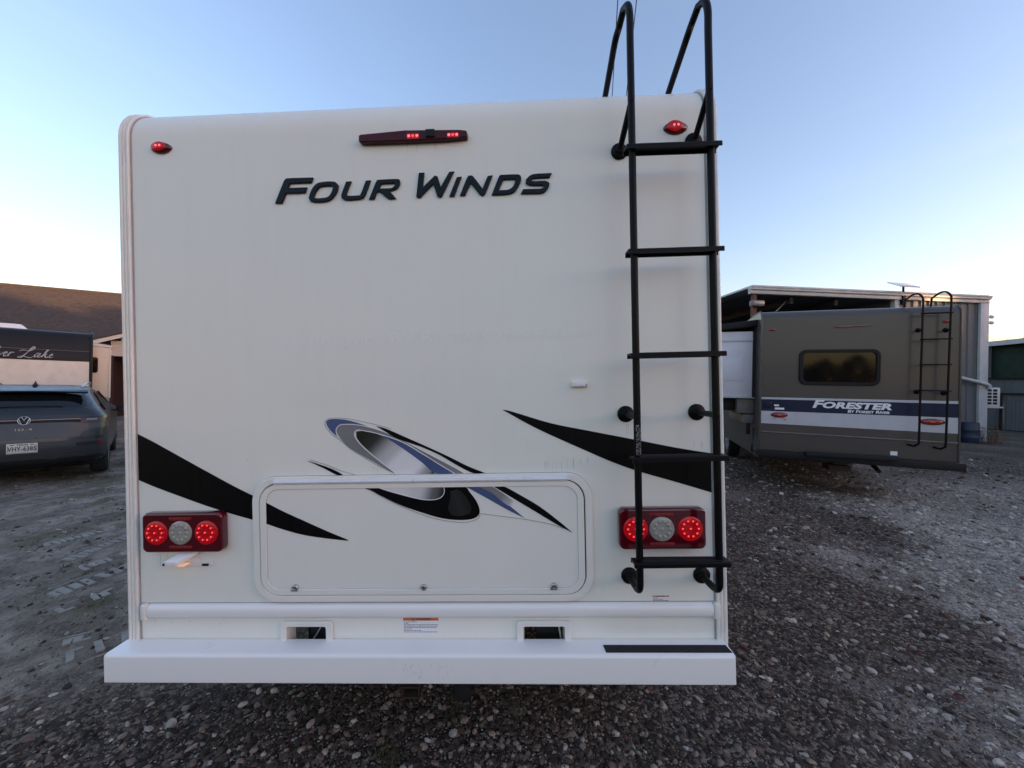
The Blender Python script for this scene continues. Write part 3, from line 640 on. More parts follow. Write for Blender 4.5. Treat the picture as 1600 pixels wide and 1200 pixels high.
decal([(-0.4658,1.3318),(-0.4164,1.316),(-0.3596,1.2945),(-0.3144,1.2695),(-0.343,1.2708),(-0.3977,1.2997)], 'black_vinyl', -.0019, 'swoosh')
# inner oval: black fading to white and back (printed vinyl)
def fade_mat(name, p0, p1, stops):
    m = bpy.data.materials.new(name); m.use_nodes = True; t = m.node_tree; b = t.nodes['Principled BSDF']; b.inputs['Roughness'].default_value = .4
    tc = N(t, 'ShaderNodeTexCoord'); d = Vector((p1[0] - p0[0], 0, p1[1] - p0[1])); L2 = d.length_squared
    sb = N(t, 'ShaderNodeVectorMath', operation='SUBTRACT'); sb.inputs[1].default_value = (p0[0], 0, p0[1]); t.links.new(tc.outputs['Object'], sb.inputs[0])
    dt = N(t, 'ShaderNodeVectorMath', operation='DOT_PRODUCT'); dt.inputs[1].default_value = d / L2; t.links.new(sb.outputs[0], dt.inputs[0])
    r = N(t, 'ShaderNodeValToRGB'); r.color_ramp.interpolation = 'EASE'; e = r.color_ramp.elements
    e[0].position, e[0].color = stops[0][0], (*[stops[0][1]] * 3, 1); e[1].position, e[1].color = stops[1][0], (*[stops[1][1]] * 3, 1)
    for p, c in stops[2:]: q_ = e.new(p); q_.color = (c, c, c * 1.02, 1)
    t.links.new(dt.outputs['Value'], r.inputs[0]); t.links.new(r.outputs[0], b.inputs['Base Color']); return m
M['fade_oval'] = fade_mat('fade_oval', (-0.204,1.456), (0.0174,1.2239), [(.0, .006), (1.0, .01), (.14, .02), (.42, .5), (.55, .75), (.78, .78), (.93, .3)])
decal([(-0.2563,1.4504),(-0.223,1.4526),(-0.1759,1.4424),(-0.1291,1.4201),(-0.0732,1.3865),(-0.0083,1.3389),(0.0378,1.2981),(0.0728,1.2697),(-0.0833,1.27),(-0.1315,1.3081),(-0.1873,1.3528),(-0.2337,1.3957),(-0.254,1.4241)], 'fade_oval', -.0009, 'swoosh')
for a_pts in ([(-0.3283,1.4179),(-0.3611,1.4428),(-0.3862,1.4752),(-0.3867,1.4968),(-0.3693,1.5068),(-0.3311,1.508),(-0.2789,1.5023),(-0.2222,1.4891),(-0.1657,1.4759),(-0.1093,1.459)], [(-0.3283,1.4197),(-0.2816,1.3777),(-0.2254,1.3413),(-0.1693,1.3086),(-0.1132,1.2798),(-0.0805,1.2681)], [(-0.4543,1.3353),(-0.3783,1.3098),(-0.3217,1.2865),(-0.265,1.2697)]):
    link('pinstripe', flat_mesh('pinstripe', [ribbon(cr(a_pts, 6), .0022)], .0004, 0, -.001), 'line_grey', RV, smooth=False)
for a_pts in ([(-0.3339,1.4255),(-0.3408,1.4556),(-0.3328,1.4724),(-0.3155,1.4805),(-0.2699,1.4806),(-0.2226,1.4732),(-0.1943,1.4661)], [(-0.087,1.2701),(-0.1502,1.3177),(-0.206,1.3653),(-0.2431,1.4015),(-0.2615,1.4289),(-0.263,1.4486),(-0.2495,1.4568),(-0.223,1.4535),(-0.1758,1.4434),(-0.1195,1.4265),(-0.054,1.4002),(0.0202,1.3543),(0.0942,1.3066),(0.1542,1.2695)]):
    link('pinstripe', flat_mesh('pinstripe', [ribbon(cr(a_pts, 6), .003)], .0005, 0, -.0030), 'white_vinyl', RV, smooth=False)

# luggage hatch: frame, gap, door, hinge, latches
fo = (-0.6983, 0.7154, 0.745, 1.2678)
fi = (fo[0] + .029, fo[1] - .029, fo[2] + .027, fo[3] - .027)
me = flat_mesh('hatch_frame', [rrect(*fo, .105, 12), rrect(*fi, .082, 12)], .004, .0035, -.008); hf = link('hatch_frame', me, 'hatch_white', RV)
me = flat_mesh('hatch_gap', [rrect(fi[0] - .003, fi[1] + .003, fi[2] - .003, fi[3] + .003, .085, 12)], .0006, 0, -.0022); link('hatch_gap', me, 'dark_gap', hf, smooth=False)
di = (fi[0] + .0058, fi[1] - .0058, fi[2] + .0046, fi[3] - .004)
me = flat_mesh('hatch_door', [rrect(*di, .077, 12)], .003, .003, -.0082); hd = link('hatch_door', me, 'hatch_white', RV)
di2 = (di[0] + .026, di[1] - .026, di[2] + .024, di[3] - .02)
me = flat_mesh('door_border', [rrect(*di, .077, 12), rrect(*di2, .055, 12)], .0016, .0015, -.0152); link('door_border', me, 'hatch_white', hd)
me = flat_mesh('door_seam', [rrect(di2[0] - .001, di2[1] + .001, di2[2] - .001, di2[3] + .001, .056, 12), rrect(di2[0] + .0012, di2[1] - .0012, di2[2] + .0012, di2[3] - .0012, .054, 12)], .0004, 0, -.0146); link('door_seam', me, 'line_grey', hd, smooth=False)
me = flat_mesh('frame_seam', [rrect(fo[0] - .0016, fo[1] + .0016, fo[2] - .0016, fo[3] + .0016, .1065, 12), rrect(fo[0] + .001, fo[1] - .001, fo[2] + .001, fo[3] - .001, .104, 12)], .0006, 0, -.0015); link('frame_seam', me, 'line_grey', hf, smooth=False)
hz_ = 1.2503 - .003; hx0, hx1 = -0.6017, 0.6174
mb = MB(); hp = [(-.012, hz_ - .011), (-.020, hz_ - .0105), (-.0265, hz_ - .005), (-.027, hz_ + .002), (-.022, hz_ + .008), (-.012, hz_ + .0095)]
mb.grid([[(x, y, z) for y, z in hp] for x in np.linspace(hx0, hx1, 6)]); nh = len(hp); mb.f += [tuple(range(nh)), tuple(range(6 * nh - 1, 5 * nh - 1, -1))]
hg = mb.build('hinge', 'alu', hd, angle=50)
mb = MB(); mb.tube([(0.5 * (hx0 + hx1) - .02, -.0272, hz_ - .008), (0.5 * (hx0 + hx1) - .02, -.0275, hz_ + .006)], .0010, 6); mb.build('hinge_joint', 'line_grey', hg)
def door_decal(pts, m, dy=0.0, nm='swoosh'): return link(nm, flat_mesh(nm, [cr(pts, 4, True, 50)], .0005, 0, -.0153 - dy), m, hd, smooth=False)
yo = .0123
for i_, pts in enumerate(([(-0.6468,1.1666),(-0.5638,1.1237),(-0.4744,1.0827),(-0.376,1.038),(-0.2965,1.0048),(-0.306,1.0012),(-0.4615,1.022),(-0.5654,1.049),(-0.6487,1.0778)],)):
    door_decal(pts, 'black_vinyl', 0, 'stripe')
door_decal([(-0.2353,1.224),(-0.1657,1.1916),(-0.0732,1.1461),(0.0193,1.1128),(0.093,1.0909),(0.1576,1.0819),(0.2131,1.0832),(0.2446,1.0948),(0.2562,1.1167),(0.245,1.1545),(0.2173,1.1943),(0.1938,1.2185),(0.1144,1.2204),(-0.0249,1.2231),(-0.1649,1.2249)], 'black_vinyl', .0000)
M['fade_low'] = fade_mat('fade_low', (-0.0715,1.2247), (0.1041,1.1718), [(0, .72), (1, .006), (.45, .62), (.8, .12)])
door_decal([(-0.1725,1.2241),(-0.1279,1.2078),(-0.0722,1.1914),(0.0112,1.171),(0.0669,1.1685),(0.0968,1.1783),(0.1102,1.1975),(0.1088,1.2205),(0.0216,1.2216),(-0.0715,1.2228)], 'fade_low', .0008)
M['painted_gloss'] = fade_mat('painted_gloss', (0.0984,1.1258), (0.2151,1.1796), [(0, .006), (1, .006), (.4, .013), (.6, .018), (.8, .009)])  # glossy highlight on the black crescent, painted in as a greyer gradient
door_decal([(0.1262,1.1255),(0.1364,1.1714),(0.137,1.199),(0.165,1.2078),(0.1923,1.1891),(0.219,1.1429),(0.2183,1.1107),(0.1764,1.0974),(0.1396,1.1024)], 'painted_gloss', .0006)
door_decal([(0.1994,1.2193),(0.2528,1.2177),(0.3074,1.1904),(0.3706,1.1439),(0.438,1.0874),(0.3702,1.1219),(0.2886,1.1687)], 'blue_vinyl', .0004)
M['fade_grey'] = fade_mat('fade_grey', (0.2529,1.2232), (0.3887,1.1318), [(0, .2), (1, .75), (.6, .22), (.85, .4)])
door_decal([(0.2547,1.2177),(0.3034,1.218),(0.3442,1.1946),(0.3938,1.1583),(0.3887,1.1336),(0.3615,1.1458),(0.3074,1.1904)], 'fade_grey', .0009)
door_decal([(0.3144,1.2179),(0.3557,1.2173),(0.4173,1.1845),(0.4984,1.1351),(0.57,1.0796),(0.6342,1.0244),(0.5696,1.0596),(0.4797,1.1153),(0.3895,1.1711)], 'black_vinyl', .0004)
for a_pts in ([(-0.2027,1.2124),(-0.1287,1.1708),(-0.0363,1.1273),(0.056,1.0931),(0.139,1.0757),(0.2036,1.0732),(0.2454,1.0857),(0.2596,1.1075),(0.3421,1.0957),(0.4425,1.0818),(0.5423,1.0617),(0.6055,1.0401)], ):
    link('pinstripe', flat_mesh('pinstripe', [ribbon(cr(a_pts, 6), .0022)], .0004, 0, -.0166), 'line_grey', hd, smooth=False)
link('pinstripe', flat_mesh('pinstripe', [ribbon(cr([(-0.1743,1.2241),(-0.1279,1.2078),(-0.0722,1.1914),(0.0112,1.1701),(0.0669,1.1667),(0.0995,1.1773),(0.112,1.1974),(0.1107,1.2205)], 6), .003)], .0005, 0, -.0178), 'white_vinyl', hd, smooth=False)
def latch(x, z, key):
    mb = MB(); mb.lathe((x, -.0145, z), (0, -1, 0), [(.0135, 0), (.0135, .006), (.011, .010), (.0085, .011), (.008, .007), (0.001, .007)], 24)
    lt = mb.build('latch', 'chrome', hd, angle=30)
    mb = MB(); mb.box(x - .0012, x + .0012, -.0235, -.021, z - .006, z + .006) if key else mb.box(x - .016, x + .012, -.024, -.015, z - .013, z - .0085)
    mb.build('keyhole' if key else 'thumb_tab', 'dark_gap' if key else 'chrome', lt)
latch(*(-0.5194,0.8084), False); latch(*(0.019,0.8074), True); latch(*(0.5535,0.8103), False)

# tail lights
def tail_light(cx, cz):
    w_, h_ = .171, .0825
    me = flat_mesh('tail_light', [rrect(cx - w_, cx + w_, cz - h_, cz + h_, .024, 8)], .010, .009, -.020, 3); tl = link('tail_light', me, 'lens_red', RV)
    for dx, kind in ((-.107, 'r'), (-.004, 'w'), (.107, 'r')):
        mb = MB(); mb.lathe((cx + dx, -.0375, cz + .001), (0, -1, 0), [(.049, 0), (.0485, .004), (.044, .0065), (.026, .0068), (0.001, .0072)], 40)
        ln = mb.build('brake_lamp' if kind == 'r' else 'reversing_lamp', 'lens_red_lit' if kind == 'r' else 'lens_clear', tl, angle=40)
        for k in range(11):
            a = 2 * math.pi * k / 10; rr = 0 if k == 10 else .031
            mb = MB(); mb.lathe((cx + dx + rr * math.cos(a), -.0432, cz + .001 + rr * math.sin(a)), (0, -1, 0), [(.0085, 0), (.007, .003), (.004, .0045), (.0005, .005)], 10)
            mb.build('led' if kind == 'r' else 'facet', 'lens_red_lit' if kind == 'r' else 'lens_clear', ln)
            if kind == 'r':
                mb = MB(); mb.lathe((cx + dx + rr * math.cos(a) - .001, -.0478, cz + .003 + rr * math.sin(a)), (0, -1, 0), [(.0036, 0), (.0025, .0012), (.0004, .0016)], 8); mb.build('led', 'led_red', ln)
    for s in (-1, 1):
        mb = MB(); mb.box(cx - .052, cx + .044, -.042, -.038, cz + s * .0585 - .006, cz + s * .0585 + .006); mb.build('reflector_strip', 'reflector', tl, bevel=.0015)
tail_light(*(-0.9816,1.0477)); tail_light(*(0.9873,1.0454))

# oval marker lights and the high brake light
def marker(cx, cz, rx, rz, parent, y, lit):
    def alm(r1, r2, n=24):
        return [(r1 * math.cos(a), r2 * math.sin(a) * (1 - .25 * abs(math.cos(a)) ** 3)) for a in [2 * math.pi * i / n for i in range(n)]]
    mb = MB(); rows = []
    for k, d in ((1.0, 0), (.97, .006), (.8, .012), (.5, .0155), (.05, .017)): rows.append([(cx + x, y(cz + z) - d, cz + z) for x, z in alm(rx * k, rz * k)])
    mb.grid(rows, True); mk = mb.build('marker_light', 'lens_red' if lit else 'lens_red_off', parent, angle=60)
    if lit:
        mb = MB(); mb.grid([[(cx - .004 + x, y(cz + z) - d, cz + .003 + z) for x, z in alm(rx * .72 * k, rz * .80 * k)] for k, d in ((1.0, .0135), (.8, .0172), (.05, .0185))], True); mb.build('lit_lens', 'lens_red_lit', mk, angle=60)
        for dx in (-.010, .006):
            mb = MB(); mb.lathe((cx + dx, y(cz) - .018, cz + .004), (0, -1, 0), [(.0042, 0), (.003, .002), (.0004, .003)], 10); mb.build('led', 'led_hot', mk)
def wall_y(z):
    if z < ZT - RAD: return 0.0
    s_ = min(1, (z - ZT + RAD) / RAD); return RAD - RAD * math.sqrt(max(0, 1 - s_ * s_))
marker(*(-1.0675,2.6666), .046, .025, RV, wall_y, True); marker(*(1.0852,2.66), .049, .028, RV, wall_y, True)
c0 = [(-0.2093,2.6699),(-0.2009,2.6742),(-0.0168,2.684),(0.2066,2.6767),(0.2357,2.672),(0.2401,2.659),(0.2375,2.6463),(0.1589,2.6414),(-0.0177,2.6407),(-0.2016,2.6425),(-0.2098,2.6488)]
hb = link('brake_light_bar', flat_mesh('brake_light_bar', [c0], .010, .004, -.012), M['lens_red'], RV)
hb.data.materials[0] = mat('bar_dark', (.055, .004, .010), .3, var=.1, spec=.3)
for (u0, u1, v0, v1) in ([(-0.0094,2.646),(0.0413,2.667),(0.1562,2.6436),(0.2042,2.6635)],):
    pass
for (x0, z0), (x1, z1) in (((-0.0094,2.646), (0.0413,2.6682)), ((0.1562,2.6448), (0.2042,2.6647))):
    mb = MB(); mb.box(x0, x1, -.0275, -.024, z0, z1); ll = mb.build('lit_lens', 'lens_red_lit', hb, bevel=.001)
    for k in range(3):
        mb = MB(); mb.lathe((x0 + (x1 - x0) * (k + .5) / 3, -.0272, (z0 + z1) / 2 + .001), (0, -1, 0), [(.0055, 0), (.004, .002), (.0004, .003)], 10); mb.build('led', 'led_hot' if k != 1 else 'led_red', hb)
cx1, cz1 = (0.0879,2.6615)
mb = MB(); mb.box(cx1 - .019, cx1 + .019, -.034, -.004, cz1 - .012, cz1 + .018); mb.build('camera_pod', 'black_plastic', hb, bevel=.003)

# small white lamp, plate bracket with its lamp, warning stickers
cx1, cz1 = (0.6745,1.6276)
me = flat_mesh('courtesy_lamp', [rrect(cx1 - .033, cx1 + .033, cz1 - .012, cz1 + .013, .006)], .005, .003, -.008); cl = link('courtesy_lamp', me, 'trim_white', RV)
mb = MB(); mb.box(cx1 - .026, cx1 + .022, -.0205, -.0155, cz1 - .0085, cz1 + .007); mb.build('lens', 'white_vinyl', cl, bevel=.002)
mb = MB(); mb.box(cx1 + .0245, cx1 + .0285, -.019, -.0158, cz1 - .006, cz1 - .001); mb.build('switch', 'dark_gap', cl)
pbx = [(-1.0977,0.895),(-0.8805,0.8937),(-0.88,0.9153),(-0.8975,0.9155),(-0.9322,0.9105),(-0.9551,0.9546),(-0.9959,0.9161),(-1.0974,0.9105)]
me = flat_mesh('plate_bracket', [pbx], .0012, .001, -.004); pb = link('plate_bracket', me, 'white_vinyl', RV)
A_ = [(-1.0484,0.9334),(-0.9983,0.933),(-0.9346,0.9648),(-0.995,0.9662)]; B_ = [(-1.0478,0.9144),(-0.9988,0.911)]
mb = MB()
(a0, a1, a2, a3), (b0, b1) = A_, B_
mb.add([(a0[0], -.05, a0[1]), (a1[0], -.05, a1[1]), (a2[0], -.012, a2[1]), (a3[0], -.012, a3[1]), (b0[0], -.05, b0[1]), (b1[0], -.05, b1[1]), (a2[0], -.012, a2[1] - .045 * .35), (a3[0], -.012, a3[1] - .045)],
       [(0, 1, 2, 3), (0, 4, 5, 1), (1, 5, 6, 2), (0, 3, 7, 4), (4, 7, 6, 5), (3, 2, 6, 7)])
mb.build('plate_lamp', 'white_vinyl', pb, bevel=.002)
mb = MB(); mb.box(b0[0] + .004, b1[0] + .03, -.046, -.014, b0[1] - .0035, b0[1] - .0005); mb.build('lit_diffuser', 'lamp_warm', pb)
for p in ((-1.0796,0.9031), (-0.9083,0.902)):
    mb = MB(); mb.box(p[0] - .014, p[0] + .014, -.014, -.007, p[1] - .005, p[1] + .005); mb.build('screw_clip', 'black_plastic', pb, bevel=.003)
def sticker(x0, x1, z0, z1, y, parent, rows):
    mb = MB(); mb.box(x0, x1, y - .0008, y - .0001, z0, z1); st = mb.build('warning_label', 'white_vinyl', parent)
    hh = (z1 - z0) * .19
    mb = MB(); mb.box(x0 + .001, x1 - .001, y - .0012, y - .0007, z1 - hh, z1 - .001); mb.build('header', 'orange', st)
    me = text_mesh('printed_text', '\u26a0 WARNING', hh * 1.0, (x0 + x1) / 2, z1 - hh * .55, y - .0014, bold=.0004, depth=.0001); link('printed_text', me, 'print_dark', st, smooth=False)
    r5 = random.Random(3); zz = z1 - hh - .005; mb = MB(); mb2 = MB(); k = 0
    while zz > z0 + .006:
        xx = x0 + .004; end = x1 - .004 - (r5.random() < .25) * r5.uniform(.3, .8) * (x1 - x0)
        while xx < end - .003:
            ln = min(r5.uniform(.003, .010), end - xx); (mb2 if k in (3, 4, 7) else mb).box(xx, xx + ln, y - .0011, y - .0007, zz - .0011, zz + .0011); xx += ln + .0022
        zz -= (z1 - z0 - hh) / rows; k += 1
    mb.build('printed_text', 'print_dark', st, smooth=False)
    if mb2.v: mb2.build('printed_text', 'print_blue', st, smooth=False)
sticker(*[-0.0767,0.0736,0.6052,0.6718], 0.001, RV, 9)
sticker(*[0.9516,1.0212,0.7301,0.7614], 0.0, RV, 5)
# scuffs on wall: small dark specks
mb = MB(); r6 = random.Random(9)
for px_ in [(-0.7264,1.3376),(-0.2941,1.8024),(-1.1401,0.6574),(-0.9888,0.6572),(-0.8553,0.6462),(-0.8411,0.6597),(-1.07,0.6546),(0.6022,0.6891),(-1.1256,0.4232),(-0.2361,0.7283)]:
    mb.lathe((px_[0], 0.0002, px_[1]), (0, -1, 0), [(.0016, 0), (.0012, .0006), (.0003, .0008)], 6)
mb.build('scuff_marks', 'print_dark', RV)

# drip stains under ladder feet, above the hatch and on the lower skirt; scuffs on the bumper
M['stain'] = mat('stain', (.56, .55, .52), .5, var=.1); M['stain_dark'] = mat('stain_dark', (.40, .40, .39), .6, var=.2)
mb = MB(); r10 = random.Random(12)
def drip(x, z, ln, wd, y=-.0004): mb.add([(x - wd, y, z), (x + wd, y, z), (x + wd * .3, y, z - ln), (x - wd * .3, y, z - ln)], [(0, 3, 2, 1)])
for p, n_, sp in (((0.5762,1.3101), 7, .05), ((0.6551,1.3247), 6, .05), ((-0.1641,1.2997), 3, .02), ((0.9915,0.9126), 5, .12), ((-1.002,0.9424), 5, .12), ((1.1351,1.385), 3, .04), ((0.0481,2.6424), 4, .14), ((0.861,1.4628), 2, .02)):
    for _ in range(n_): drip(p[0] + r10.uniform(-sp, sp), p[1] + r10.uniform(-.005, .005), r10.uniform(.02, .055), r10.uniform(.0006, .0013))
mb.build('drip_stains', 'stain', RV, smooth=False, kind='stuff')
mb = MB()
for _ in range(26):
    x = r10.choice((-.08, -.02, .04, .09, .14)) + r10.uniform(-.03, .05); z = r10.uniform(.50, .56); a = r10.uniform(-.6, .6); l = r10.uniform(.004, .018)
    mb.add([(x, BF - .0006, z), (x + .0012, BF - .0006, z), (x + .0012 + l * math.sin(a), BF - .0006, z - l), (x + l * math.sin(a), BF - .0006, z - l)], [(0, 3, 2, 1)])
mb.build('scuff_marks', 'stain', bp_, smooth=False, kind='stuff')

# ladder
LD = bpy.data.objects.new('ladder', None); sc.collection.objects.link(LD); LD.parent = RV
SO = .142
def rail(xb, xt, zb, plate_b, legs_x, zroof):
    zt2 = 3.0682
    z = lambda t: zb + (zt2 - zb) * t
    pts = [(plate_b[0], -.004, plate_b[1]), (plate_b[0] + (xb - plate_b[0]) * .35, -.05, plate_b[1] - .002), (plate_b[0] + (xb - plate_b[0]) * .75, -.110, plate_b[1] + .002), (xb, -SO + .005, plate_b[1] + .022), (xb, -SO, plate_b[1] + .06)]
    for t in np.linspace(.1, .93, 10): pts.append((xb + (xt - xb) * t, -SO, z(t)))
    top = zt2
    pts += [(xt, -SO, top - .07), (xt - .002, -SO + .018, top - .02), (xt - .008, -SO + .055, top), (xt - .014, -SO + .10, top - .025)]
    pts += [(xt - .025 + (legs_x - xt + .025) * q_, -SO + .12 + (.38 - .12 + SO) * q_, top - .06 + (zroof - top + .06) * q_) for q_ in np.linspace(0, 1, 6)]
    mb = MB(); mb.tube(cr(pts, 5), .0132, 14)
    rl = mb.build('rail', 'black_paint', LD, angle=50)
    mb = MB(); mb.lathe((legs_x, .38, ZT + .001), (0, 0, 1), [(.034, 0), (.034, .006), (.016, .012), (.014, .02)], 20); mb.build('roof_foot', 'black_paint', rl)
    return rl
xlb, zlb = (0.8637,0.8995); xlt = 0.8706; xrb = 1.154; xrt = 1.1559
pl_b, pr_b = (0.8618,0.8433), (1.1517,0.8444)
lrail = rail(xlb, xlt, pl_b[1], pl_b, xlt - .02, 2.885); rrail = rail(xrb, xrt, pr_b[1], pr_b, xrt - .02, 2.885)
def railx(a, b_, z): zb = .93; zt2 = 3.0682; return a + (b_ - a) * (z - zb) / (zt2 - zb)
mounts = [((0.8603,1.5025), xlb, xlt, 0), ((1.1453,1.5049), xrb, xrt, 0), ((0.8573,2.5735), xlb, xlt, .10), ((1.1558,2.6026), xrb, xrt, .10), (pl_b, 0, 0, None), (pr_b, 0, 0, None)]
for (px_, pz_), xb_, xt_, up in mounts:
    y0 = 0.0 if pz_ < ZT - RAD else wall_y(pz_)
    mb = MB(); mb.lathe((px_, y0, pz_), (0, -1, 0), [(.0335, 0), (.0335, .006), (.028, .011), (.018, .013), (.016, .022), (.013, .024)], 28)
    if up is not None:
        mb.tube(cr([(px_, y0 - .01, pz_), (px_ + (railx(xb_, xt_, pz_) - px_) * .1, y0 - .035, pz_ + up * .15), (railx(xb_, xt_, pz_ + up), -SO, pz_ + up)], 4), .0115, 12)
        mb.lathe((railx(xb_, xt_, pz_ + up), -SO - .0135, pz_ + up), (0, -1, 0), [(.006, 0), (.005, .003), (.0005, .004)], 10)
    mb.build('wall_mount', 'black_paint', LD, angle=50)
for (pa, pb_) in (((0.8647,2.4956), (1.1921,2.4938)), ((0.8613,2.1115), (1.191,2.1114)), ((0.8579,1.7298), (1.1876,1.7302)), ((0.8544,1.3456), (1.1865,1.35)), ((0.8556,0.9614), (1.1853,0.964))):
    zz0, zz1 = pa[1], pb_[1]; x0 = railx(xlb, xlt, zz0) - .026; x1 = railx(xrb, xrt, zz1) + .030
    mb = MB(); sec = [(-SO - .027, .004), (-SO - .024, .0085), (-SO + .022, .0085), (-SO + .025, .004), (-SO + .025, -.010), (-SO + .021, -.010), (-SO + .019, .001), (-SO - .021, .001), (-SO - .023, -.010), (-SO - .027, -.010)]
    n_ = 10; mb.grid([[(x0 + (x1 - x0) * i / n_ + (-.5 + (y + SO + .027) / .054) * (0), y, zz0 + (zz1 - zz0) * i / n_ + z) for y, z in sec] for i in range(n_ + 1)], True)
    mb.f += [tuple(range(10)), tuple(range(10 * (n_ + 1) - 1, 10 * n_ - 1, -1))]
    rg_ = mb.build('rung', 'black_paint', LD, angle=30)
    mb = MB()
    for k in range(4): yy = -SO - .018 + k * .0115; mb.box(x0 + .03, x1 - .03, yy, yy + .004, min(zz0, zz1) + .006, max(zz0, zz1) + .0098)
    mb.build('grip_ridges', 'grip', rg_)
# printed label on left rail
zl0, zl1 = 1.3619, 1.4746; mb = MB(); r7 = random.Random(4)
for k in range(34):
    zz = zl0 + (zl1 - zl0) * k / 34; xx = railx(xlb, xlt, zz)
    for dx in (-.0075, -.0035, .0005, .0055):
        if r7.random() > .25: mb.box(xx + dx, xx + dx + .002, -SO - .0142, -SO - .010, zz, zz + r7.uniform(.001, .003))
mb.build('printed_text', 'line_grey', lrail, smooth=False)

# roof gear: air conditioner is behind the roof edge, kept for views from the side
mb = MB(); mb.box(-.35, .35, 2.6, 3.6, ZT, ZT + .26); mb.build('roof_air_conditioner', 'trim_white', RV, bevel=.06, seg=3)

# ------------------------------------------------------------------ the grey motorhome
FO = thing('motorhome', (5.2633,5.9189,0.0), (0, 0, R_(-19.2)), 'dark grey motorhome with navy and white stripes parked by the metal building', 'motorhome', 'motorhomes parked on the gravel')
FR, FZ = .13, 2.93
xf0, xf1 = -1.245, 1.245
arc2 = [(FR - FR * math.cos(a), FZ - FR + FR * math.sin(a)) for a in [math.pi / 2 * i / 8 for i in range(9)]]
bot = .60
pr2 = [(0, bot)] + [(0, z) for z in np.linspace(.75, FZ - FR - .02, 10)] + arc2 + [(.5, FZ + .003)]
mb = MB(); mb.grid([[(x, y, z - (.02 if x < 0 else -.0) * 0) for x in np.linspace(xf0 + .003, xf1 - .003, 16)] for y, z in pr2]); mb.build('rear_wall', 'taupe', FO, angle=60)
sp2 = [(0.004, .52)] + [(y + .004, z - .003) for y, z in arc2] + [(6.6, FZ - .01), (7.0, FZ - .3), (7.0, .6), (5.4, .52)]
nS = len(sp2); mb = MB(); mb.add([(xf0, y, z) for y, z in sp2] + [(xf1, y, z) for y, z in sp2], [tuple(range(nS)), tuple(range(2 * nS - 1, nS - 1, -1))] + [(i, (i + 1) % nS, (i + 1) % nS + nS, i + nS) for i in range(9, nS - 1)])
mb.build('body', 'taupe', FO, angle=40)
mb = MB(); mb.box(xf0 + .02, xf1 - .02, .1, 6.9, .70, .76); mb.build('floor_pan', 'black_plastic', FO)
for s in (-1, 1):
    mb = MB(); pth = [(s * 1.236, -.004, z) for z in np.linspace(.55, FZ - FR, 6)] + [(s * 1.236, FR - (FR + .004) * math.cos(a), FZ - FR + (FR + .004) * math.sin(a)) for a in [math.pi / 2 * i / 8 for i in range(1, 9)]] + [(s * 1.236, .6, FZ + .004)]
    mb.tube(pth, .014, 8); mb.build('corner_moulding', 'taupe', FO)
def fstripe(pts, m, y, nm): link(nm, flat_mesh(nm, [pts], .0008, 0, y), m, FO, smooth=False)
fstripe([(-1.222,1.517),(1.222,1.5308),(1.222,1.4923),(-1.222,1.4854)], 'stripe_white', -.002, 'stripe')
fstripe([(-1.222,1.4854),(1.222,1.4923),(1.222,1.2941),(-1.222,1.299)], 'navy', -.0035, 'stripe')
fstripe([(-1.222,1.2927),(1.222,1.2913),(1.222,1.0629),(-1.222,1.0905)], 'stripe_white', -.002, 'stripe')
(fx0, fz0) = (-1.2136,0.9551); (fx1, fz1) = (1.2178,0.9283)
mb = MB(); mb.tube([(fx0, -.006, fz0), (fx1, -.006, fz1)], .011, 8); mb.build('trim_rail', 'grey_box', FO)
# window
wo = [-0.7117,0.3192,1.7311,2.29]; wi = [-0.6575,0.2683,1.7818,2.2422]
wf = link('window', flat_mesh('window', [rrect(*wo, .10, 8), rrect(*wi, .06, 8)], .010, .006, -.012), 'window_black', FO)
link('pane', flat_mesh('pane', [rrect(wi[0] - .01, wi[1] + .01, wi[2] - .01, wi[3] + .01, .06, 8)], .002, 0, -.006), 'glass_dark', wf, smooth=False)
fy = lambda z: 0.0
marker(*(-1.0878,2.6216), .05, .022, FO, fy, False); marker(*(1.0724,2.6842), .05, .024, FO, fy, False)
bl = [(-0.2624,2.6423), (-0.1891,2.661), (0.1932,2.6667), (0.1889,2.6463), (-0.1886,2.6311)]
link('brake_light_bar', flat_mesh('brake_light_bar', [bl], .008, .003, -.01), 'lens_red', FO)
def ftail(c, rx, rz):
    mb = MB(); mb.grid([[(c[0] + x * k, -d, c[1] + z * k) for x, z in [(rx * math.cos(a), rz * math.sin(a)) for a in np.linspace(0, 2 * math.pi, 29)[:-1]]] for k, d in ((1, 0), (1, .012), (.86, .016))], True)
    tl = mb.build('tail_light', 'cladding', FO, angle=40)
    mb = MB(); mb.grid([[(c[0] + x * k, -d, c[1] + z * k) for x, z in [(rx * math.cos(a), rz * math.sin(a)) for a in np.linspace(0, 2 * math.pi, 29)[:-1]]] for k, d in ((.88, .012), (.84, .022), (.5, .028), (.02, .03))], True); mb.build('lens', 'lens_red_off', tl, angle=60)
    mb = MB(); mb.box(c[0] - .03, c[0] + .03, -.033, -.028, c[1] - .008, c[1] + .008); mb.build('reversing_lens', 'orange', tl, bevel=.002)
ftail((-0.9707,1.2353), .115, .042); ftail((0.9329,1.218), .145, .045)
for (p, w2, h2) in (((-1.0078,1.3893), .033, .014), ((-0.967,1.3377), .065, .016), ((0.5025,0.726), .042, .030)):
    mb = MB(); mb.box(p[0] - w2, p[0] + w2, -.0055, -.0035, p[1] - h2, p[1] + h2); mb.build('sticker', 'white_vinyl', FO)
p = (-1.1397,1.3969)
mb = MB(); mb.lathe((p[0], -.003, p[1]), (0, -1, 0), [(.058, 0), (.058, .008), (.045, .014), (.042, .008), (.03, .008), (.028, .014), (.001, .014)], 28); mb.build('cable_hatch', 'navy', FO, angle=30)
